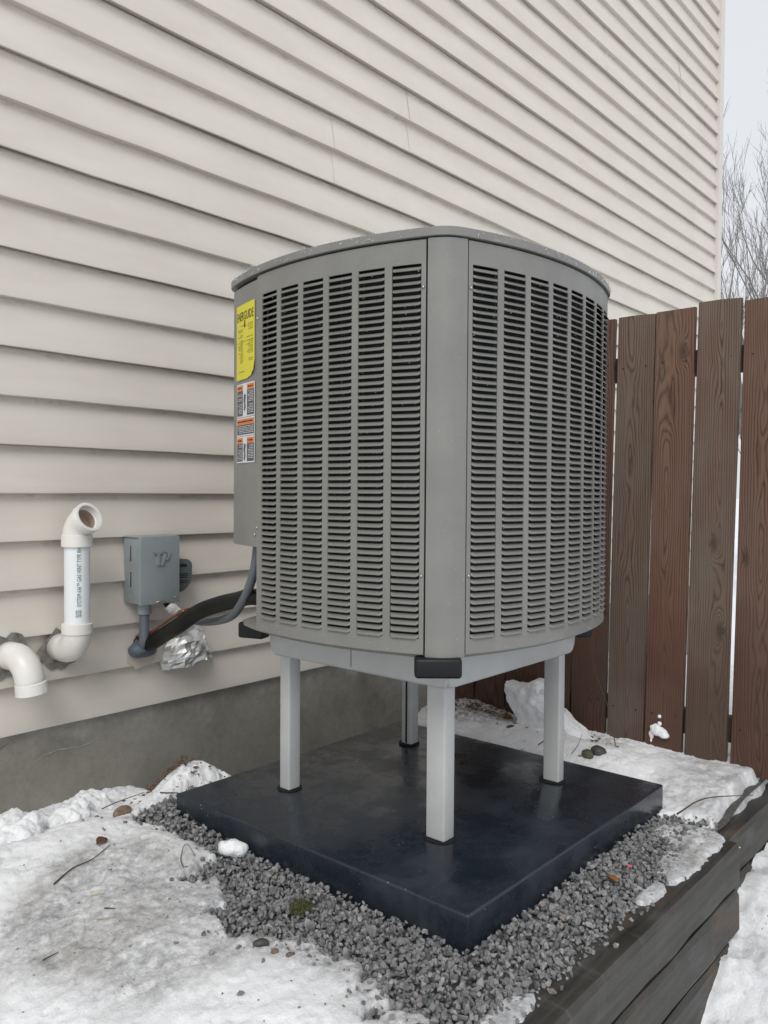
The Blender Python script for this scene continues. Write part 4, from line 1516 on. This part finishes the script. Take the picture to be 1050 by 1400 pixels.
# ------------------------------------------------------------------ gravel
hulls = []
for k in range(14):
    bm = bmesh.new()
    for _ in range(13):
        d = Vector((random.gauss(0, 1), random.gauss(0, 1), random.gauss(0, 1))).normalized()
        bm.verts.new(Vector((d.x, d.y * random.uniform(.7, .95), d.z * random.uniform(.6, .8))) * random.uniform(.85, 1.05))
    r = bmesh.ops.convex_hull(bm, input=bm.verts)
    bmesh.ops.delete(bm, geom=[v for v in bm.verts if not v.link_faces], context='VERTS')
    bmesh.ops.triangulate(bm, faces=bm.faces)
    bm.verts.index_update()
    hulls.append((np.array([v.co[:] for v in bm.verts]), np.array([[v.index for v in f.verts] for f in bm.faces])))
    bm.free()
def rot_mats(n):
    q = rng.normal(size=(n, 4)); q /= np.linalg.norm(q, axis=1)[:, None]
    w, x, y, z = q.T
    return np.stack([np.stack([1 - 2 * (y * y + z * z), 2 * (x * y - w * z), 2 * (x * z + w * y)], -1),
                     np.stack([2 * (x * y + w * z), 1 - 2 * (x * x + z * z), 2 * (y * z - w * x)], -1),
                     np.stack([2 * (x * z - w * y), 2 * (y * z + w * x), 1 - 2 * (x * x + y * y)], -1)], 1)
def stones(P, rad):
    n = len(P)
    M = rot_mats(n)
    Vs, Fs, off = [], [], 0
    which = rng.integers(0, len(hulls), n)
    for i in range(n):
        hv, hf = hulls[which[i]]
        Vs.append((hv * rad[i]) @ M[i].T + P[i]); Fs.append(hf + off); off += len(hv)
    return np.concatenate(Vs), np.concatenate(Fs)
P_, R_ = [], []
def scatter(step, dz, r0, r1, keep, sdmax=.03):
    gx, gy = np.meshgrid(np.arange(1.05, 2.50, step), np.arange(-1.87, -.36, step))
    gx = gx.ravel() + rng.uniform(-.45, .45, gx.size) * step; gy = gy.ravel() + rng.uniform(-.45, .45, gy.size) * step
    sd = poly_sd(gx, gy, GP) + .05 * fbm(gx, gy, 9, 3, 15)
    ok = (sd < sdmax) & ~((gx > PX0 - .004) & (gx < PX1 + .004) & (gy > PY0 - .004) & (gy < PY1 + .004)) & (gy > -1.862) & (rng.uniform(size=gx.size) < keep)
    gx, gy = gx[ok], gy[ok]
    r = .92 * rng.uniform(r0, r1, gx.size) * (1 + .25 * (rng.uniform(size=gx.size) < .12))
    z = zg(gx, gy) + dz + rng.uniform(-.004, .005, gx.size)
    P_.append(np.stack([gx, gy, z], -1)); R_.append(r)
scatter(.0165, -.006, .0085, .0120, 1.0, .14)
scatter(.0150, .001, .0060, .0120, .85)
scatter(.0200, .007, .0040, .0085, .50)
scatter(.0300, .009, .0080, .0140, .45)
scatter(.0260, .005, .0050, .0110, .55, .15)
scatter(.0400, .006, .0040, .0090, .40, .24)
# strays lying on the ice and on the timber top
gx = rng.uniform(.92, 1.40, 1500); gy = rng.uniform(-1.80, -.40, 1500)
sd = poly_sd(gx, gy, GP)
ok = (sd > 0) & (rng.uniform(size=1500) < (.75 * np.exp(-sd / .045) + .10 * np.exp(-sd / .15)) * sm((fbm(gx, gy, 9, 3, 95) + .25) / .3))
gx, gy = gx[ok], gy[ok]
P_.append(np.stack([gx, gy, snow_z(gx, gy) + .002], -1)); R_.append(rng.uniform(.003, .0095, gx.size))
gx = rng.uniform(1.25, 2.36, 330); gy = -1.862 - np.abs(rng.normal(0, .018, 330))
ok = gy > -1.935
gx, gy = gx[ok], gy[ok]
P_.append(np.stack([gx, gy, np.full(gx.size, -.168)], -1)); R_.append(rng.uniform(.003, .0095, gx.size))
gx = rng.uniform(.7, 1.2, 60); gy = rng.uniform(-1.6, -.55, 60)
P_.append(np.stack([gx, gy, snow_z(gx, gy)], -1)); R_.append(rng.uniform(.002, .0045, 60))
V, F = stones(np.concatenate(P_), np.concatenate(R_))
tag(link('gravel', fast_mesh('gravel', V, F), STONE, smooth=False), 'crushed grey gravel spread around the pad', 'gravel', kind='stuff')

# ------------------------------------------------------------------ snow chunks
def ball_lump(name, balls, label, cat, vox=.006, disp=.006, mat=None, base=None):
    mb = MB()
    bm = bmesh.new()
    bx0 = Vector(base or balls[0][0])
    for (c, r) in balls:
        r = r if hasattr(r, '__len__') else (r, r, r)
        res = bmesh.ops.create_icosphere(bm, subdivisions=3, radius=1)
        for v in res['verts']:
            v.co = Vector((v.co.x * r[0], v.co.y * r[1], v.co.z * r[2])) + Vector(c) - bx0
    me = bpy.data.meshes.new(name); bm.to_mesh(me); bm.free()
    o = link(name, me, mat or SNOW, loc=bx0)
    rm = o.modifiers.new('remesh', 'REMESH'); rm.mode = 'VOXEL'; rm.voxel_size = vox; rm.use_smooth_shade = True
    s = o.modifiers.new('smooth', 'SMOOTH'); s.iterations = 3; s.factor = .5
    tx = bpy.data.textures.new(name, 'CLOUDS'); tx.noise_scale = .028; tx.noise_depth = 4
    d = o.modifiers.new('displace', 'DISPLACE'); d.texture = tx; d.strength = disp * 2.6; d.mid_level = .5
    tag(o, label, cat)
    return o
# leaning upright slab of snow at the fence (seen between the legs)
sil = [(692, 931), (697, 931), (704, 934), (714, 935), (722, 934), (729, 930), (736, 929), (742, 933), (743, 940), (739, 945), (733, 944), (732, 949),
       (737, 957), (745, 964), (756, 968), (768, 974), (782, 990), (800, 1008), (812, 1022), (700, 1022), (706, 1000), (710, 985), (704, 970), (697, 958), (693, 945)]
sil = [(-.941 - .0033 * (px - 693), .055 - .00278 * (py - 935) + .00052 * (px - 693)) for px, py in sil]
n = len(sil)
V, F = [], []
for k, (dx, sc) in enumerate(((-.050, .80), (-.036, .95), (-.012, 1.0), (.020, 1.0), (.045, .92), (.058, .75))):
    cy_, cz_ = -1.06, -.05
    V += [(dx + random.uniform(-.006, .006), (cy_ + (y - cy_) * sc) + 1.06, (cz_ + (z - cz_) * sc) + .16) for y, z in sil]
for k in range(5):
    for i in range(n):
        a_, b_ = k * n + i, k * n + (i + 1) % n
        F.append((a_, b_, b_ + n, a_ + n))
F += [tuple(range(n - 1, -1, -1)), tuple(5 * n + i for i in range(n))]
o = link('snow_chunk', mesh('snow_chunk', V, F), SNOW, loc=(2.765, -1.06, -.16))
bm = bmesh.new(); bm.from_mesh(o.data); bmesh.ops.recalc_face_normals(bm, faces=bm.faces); bm.to_mesh(o.data); bm.free()
rm = o.modifiers.new('remesh', 'REMESH'); rm.mode = 'VOXEL'; rm.voxel_size = .004; rm.use_smooth_shade = True
sm_ = o.modifiers.new('smooth', 'SMOOTH'); sm_.iterations = 5; sm_.factor = .5
tx = bpy.data.textures.new('snow_relief', 'CLOUDS'); tx.noise_scale = .03; tx.noise_depth = 4
dm = o.modifiers.new('displace', 'DISPLACE'); dm.texture = tx; dm.strength = .016; dm.mid_level = .5
tag(o, 'upright white snow chunk leaning by the fence seen between stand legs', 'snow')
ball_lump('snow_chunk', [((1.376, -.949, -.150), (.030, .026, .022)), ((1.388, -.965, -.152), (.024, .026, .022)), ((1.362, -.935, -.146), (.020, .022, .018))],
          'single white lump of snow touching the left edge of the pad', 'snow', .004, .006)
ball_lump('snow_chunk', [((XF - .008, -1.515, -.045), (.018, .034, .017)), ((XF - .010, -1.535, -.055), (.018, .022, .012)), ((XF - .006, -1.500, -.036), (.014, .020, .014)), ((XF - .004, -1.485, -.066), (.006, .010, .016)), ((XF - .003, -1.484, -.082), (.004, .006, .012))],
          'small white clump of snow stuck low on a fence board', 'snow', .0032, .006)
ball_lump('snow_chunk', [((XF - .003, -1.514, .008), (.004, .007, .007)), ((XF - .003, -1.515, -.018), (.005, .008, .008))],
          'tiny bits of snow on the fence board above the snow clump', 'snow', .0018, .002)
for (cx, cy, s, lb) in ((1.10, -.30, 1.5, 'knobbly snow clod on the bank nearest the concrete wall'), (1.27, -.28, 1.3, 'pointed snow clod on the bank left of the brown rock')):
    z0 = float(snow_z(np.array([cx]), np.array([cy]))[0])
    ball_lump('snow_clod', [((cx, cy, z0 + .004), (.045 * s, .04 * s, .03 * s)), ((cx + .03 * s, cy + .01, z0 + .016 * s), (.022 * s, .02 * s, .024 * s)), ((cx - .035 * s, cy - .012, z0 + .004), (.026 * s, .024 * s, .020 * s))], lb, 'snow', .0045, .010)

# ------------------------------------------------------------------ rocks, leaves, twigs
def rock(name, x, y, z, r, mat, label, sub=2, seed=0):
    bm = bmesh.new(); bmesh.ops.create_icosphere(bm, subdivisions=sub, radius=1)
    rs = random.Random(seed)
    pl = [(Vector((rs.gauss(0, 1), rs.gauss(0, 1), rs.gauss(0, 1))).normalized(), rs.uniform(.72, .95)) for _ in range(9)]
    for v in bm.verts:
        d = v.co.copy()
        for n_, h in pl:
            k = d.dot(n_)
            if k > h: d -= n_ * (k - h) * .85
        v.co = Vector((d.x * r[0], d.y * r[1], d.z * r[2]))
    me = bpy.data.meshes.new(name); bm.to_mesh(me); bm.free()
    o = link(name, me, mat, loc=(x, y, z), smooth=True)
    auto(me, 32)
    o.rotation_euler = (0, 0, rs.uniform(0, 6))
    return tag(o, label, 'rock')
gz = lambda x, y: float(snow_z(np.array([x]), np.array([y]))[0])
rock('rock', 1.365, -.425, gz(1.365, -.425) + .012, (.034, .024, .022), ROCKB, 'smooth brown rock sitting on the snow bank by the concrete wall', 3, 1)
rock('rock', 2.790, -.905, -.105, (.034, .042, .026), ROCKO, 'ochre rock beside the snow chunk behind the pad', 3, 2)
rock('rock', 2.66, -1.02, -.088, (.020, .024, .014), ROCKG, 'small olive rock at the pad edge beside the right leg', 2, 3)
rock('rock', 2.625, -1.395, -.088, (.028, .030, .022), ROCKD, 'dark rock poking from the snow at the back edge of the pad', 2, 4)
rock('rock', 2.585, -1.375, -.092, (.022, .024, .018), ROCKG, 'mossy greenish rock next to the dark rock behind the pad', 2, 5)
rock('rock', 1.133, -1.352, gz(1.133, -1.352) + .004, (.020, .013, .009), ROCKD, 'pointed dark stone on the ice left of the gravel', 2, 6)
rock('rock', 1.143, -1.432, gz(1.143, -1.432) + .003, (.011, .008, .006), ROCKR, 'reddish stone on the ice near the pointed dark stone', 2, 7)
rock('rock', 1.128, -1.40, gz(1.128, -1.40) + .002, (.009, .008, .006), ROCKB, 'brown pebble on the ice between the dark and reddish stones', 2, 8)
rock('rock', 2.77, -1.80, -.138, (.034, .028, .014), ROCKD, 'frosted grey rock in the snow at the foot of the fence', 3, 9)

def leaf(x, y, z, s, mat, label, rz, cat='leaf', tilt=.3):
    V = []; F = []
    n = 6
    for i in range(n + 1):
        u = i / n
        w = s * .36 * math.sin(math.pi * u) ** .8
        V += [((u - .5) * s, -w, .004 + w * .35), ((u - .5) * s, 0, 0), ((u - .5) * s, w, .003 + w * .3)]
    for i in range(n):
        for j in range(2):
            F.append((3 * i + j, 3 * i + 3 + j, 3 * i + 4 + j, 3 * i + 1 + j))
    o = link('dead_leaf', mesh('dead_leaf', V, F), mat, loc=(x, y, z), smooth=True)
    o.modifiers.new('thickness', 'SOLIDIFY').thickness = .001
    o.rotation_euler = (tilt, 0, rz)
    return tag(o, label, cat)
leaf(1.155, -.665, gz(1.155, -.665) + .004, .040, LEAFM, 'curled dark brown leaf on the snow left of the pad', .4)
leaf(1.894, -1.791, -.150, .034, ORANGELEAF, 'narrow reddish leaf lying on the gravel by the timber', 1.2)
leaf(2.655, -1.415, -.100, .030, ORANGELEAF, 'orange leaf against the dark rock behind the pad', .3, tilt=.9)
o = leaf(1.987, -1.795, -.150, .014, PINK, 'tiny pink scrap among the gravel stones', .1, 'scrap')
o.name = 'plastic_scrap'

def twig(pts, r, mat, label, cat='twig', name='twig', side=None):
    mb = MB()
    r = r * .68
    p = spline(pts, 5)
    mb.tube(p, [r * (1 - .6 * i / (len(p) - 1)) for i in range(len(p))], 6)
    for s in (side or []):
        q = spline(s, 4)
        mb.tube(q, [r * .6 * (1 - .6 * i / (len(q) - 1)) for i in range(len(q))], 5)
    b = Vector(pts[0])
    o = mb.build(name, mat, smooth=True)
    o.data.transform(Matrix.Translation(-b)); o.location = b
    return tag(o, label, cat)
def onsnow(l, up=.004):
    return [(x, y, gz(x, y) + up) for x, y in l]
twig(onsnow([(.965, -.775), (1.03, -.745), (1.09, -.735), (1.16, -.70)]), .0035, TWIGM, 'long dark twig lying along the foot of the snow bank')
a = onsnow([(1.215, -.955), (1.235, -.915)], .004)
twig(a + [(1.262, -.905, gz(1.26, -.90) + .022), (1.275, -.955, gz(1.275, -.95) + .012)], .0022, TWIGM, 'bent dark twig standing on the ice left of the gravel')
twig([(1.225, -1.02, gz(1.225, -1.02) + .002), (1.25, -1.00, gz(1.25, -1.0) + .018), (1.272, -.975, gz(1.27, -.97) + .055)], .0020, TWIGM, 'thin upright twig leaning over the ice by the bent twig')
twig([(1.07, -.19, -.28), (1.075, -.18, -.245), (1.095, -.17, -.205)], .0045, TWIGM, 'short dark stick poking from snow against the concrete wall')
twig([(1.31, -.19, -.285), (1.40, -.28, -.215), (1.47, -.38, -.165)], .0040, TWIGM, 'pale brown stick crossing the snow behind the brown rock')
twig([(1.45, -.50, -.130), (1.47, -.60, -.118), (1.41, -.70, -.128), (1.39, -.80, -.140)], .0028, TWIGM, 'thin bent twig hanging off the pad corner near the wall')
twig(onsnow([(1.000, -.885), (1.025, -.905)], .003), .0035, STRAW, 'pale straw piece on the ice below the long dark twig', 'straw', 'straw')
twig(onsnow([(.955, -.99), (.985, -1.02)], .003), .0022, STRAW, 'thin pale straw lying on the open ice', 'straw', 'straw')
twig(onsnow([(.81, -1.03), (.845, -1.03)], .003), .0028, TWIGM, 'small brown stick on the ice near the left foreground')
twig(onsnow([(.990, -.965), (1.005, -.985)], .003), .0028, TWIGM, 'stubby brown stick beside the thin pale straw')
twig([(2.72, -1.42, -.11), (2.76, -1.37, .02), (2.81, -1.30, .12), (2.845, -1.255, .19)], .0030, TWIGM, 'long thin bare twig leaning on the fence boards right of the leg')
twig([(2.40, -1.76, -.145), (2.52, -1.80, -.122), (2.66, -1.90, -.125)], .0040, TWIGM, 'dark twig in the snow below the fence corner')
twig([(2.55, -1.20, -.088), (2.60, -1.215, -.070), (2.66, -1.22, -.062)], .0028, TWIGM, 'small twig on snow at the pad edge right of the leg')
twig([(2.545, -1.335, -.09), (2.575, -1.345, -.062), (2.60, -1.345, -.03)], .0022, TWIGM, 'little upright twig in front of the mossy rock')

# leaf litter by the fence and in the corner of the pad: too many scraps to count
V, F = [], []
def litter(cx, cy, sx, sy, zf, n, hh):
    for _ in range(n):
        x, y = random.gauss(cx, sx), random.gauss(cy, sy)
        z = zf(x, y) + random.uniform(0, hh)
        s = random.uniform(.008, .022)
        rz, ti = random.uniform(0, 6.28), random.uniform(-.8, .8)
        M = Matrix.Translation((x, y, z)) @ Matrix.Rotation(rz, 4, 'Z') @ Matrix.Rotation(ti, 4, 'X')
        a = len(V)
        for (u, v) in ((-.5, 0), (0, -.28), (.5, 0), (0, .28)):
            V.append(M @ Vector((u * s, v * s, (.15 * s if v == 0 else 0))))
        F.extend([(a, a + 1, a + 2), (a, a + 2, a + 3)])
litter(2.79, -.76, .05, .10, lambda x, y: gz(min(x, 2.84), y), 190, .025)
litter(1.545, -.40, .035, .09, gz, 170, .03)
litter(2.74, -1.10, .08, .16, gz, 60, .006)
tag(link('leaf_litter', mesh('leaf_litter', V, F), LEAFM), 'scraps of dead leaves and dirt behind the pad', 'leaf litter', kind='stuff')
# moss cushion in the gravel
V, F = [], []
for _ in range(700):
    a_, rr = random.uniform(0, 6.28), random.random() ** .5
    x, y = 1.285 + .032 * rr * math.cos(a_) * 1.0 + .012 * rr, -1.30 + .028 * rr * math.sin(a_) + .2 * .045 * rr * math.cos(a_)
    z = -.162 + .014 * (1 - rr)
    s = random.uniform(.003, .006)
    d = Vector((random.gauss(0, .5), random.gauss(0, .5), 1)).normalized()
    t = d.cross(Vector((random.random(), random.random(), .1))).normalized()
    a = len(V)
    b_ = Vector((x, y, z))
    V += [b_ - t * s * .4, b_ + t * s * .4, b_ + d * s * 1.6]
    F.append((a, a + 1, a + 2))
tag(link('moss', mesh('moss', V, F), MOSS), 'green moss patch growing in the gravel', 'moss', kind='stuff')

# ------------------------------------------------------------------ bare trees beyond the house
def bare_tree(x, y, h, lean, label, seed, stems=1):
    rs = random.Random(seed)
    root = tag(empty('bare_tree', (x, y, -.78)), label, 'tree', 'leafless trees behind the house')
    trunk, crown = MB(), MB()
    def grow(p, d, length, r, level):
        n = 5 if level < 2 else 4
        pts = [p]; q = p.copy(); dd = d.copy()
        for i in range(n):
            dd = (dd + Vector((rs.gauss(0, .10), rs.gauss(0, .10), rs.gauss(.05, .06)))).normalized()
            q = q + dd * (length / n); pts.append(q.copy())
        rads = [r * (1 - .62 * i / n) for i in range(n + 1)]
        (trunk if level < 1 else crown).tube(pts, rads, 7 if level < 1 else (5 if level < 2 else 3), caps=False)
        if level >= 4:
            return
        kids = (8, 5, 3, 3)[level]
        for k in range(kids):
            u = rs.uniform(.28 if level == 0 else .2, 1.0)
            i = min(int(u * n), n - 1)
            b = pts[i].lerp(pts[i + 1], u * n - i)
            az = rs.uniform(0, 6.283)
            side = Vector((math.cos(az), math.sin(az), 0))
            nd = (dd * rs.uniform(.75, 1.2) + side * rs.uniform(.25, .55) + Vector((0, 0, .35))).normalized()
            grow(b, nd, length * rs.uniform(.38, .58), max(.0035, rads[i] * rs.uniform(.30, .48)), level + 1)
    for s in range(stems):
        a = 6.283 * s / max(1, stems) + seed
        off = Vector((math.cos(a), math.sin(a), 0)) * (.12 if stems > 1 else 0)
        d = (Vector((lean[0], lean[1], 1)) + off * 1.6).normalized()
        grow(off * .8, d, h * rs.uniform(.62, .75), .046 + .004 * h, 0)
    trunk.build('trunk', BARK, root, smooth=True)
    crown.build('crown', BARK, root, smooth=True)
bare_tree(14.9, 2.35, 7.2, (0, 0), 'leafless tree half hidden by the house corner', 3, 2)
bare_tree(14.6, 1.55, 7.6, (.02, -.03), 'leafless tree in the gap just right of the house corner', 8, 1)
bare_tree(15.6, 1.05, 8.6, (.04, .02), 'tallest leafless tree at the right edge above the fence', 14, 2)
bare_tree(17.6, 2.3, 7.6, (0, .02), 'farther thin leafless tree between the nearer trees', 21, 2)
bare_tree(18.5, .2, 7.2, (0, 0), 'leafless tree past the right end of the fence', 33, 2)
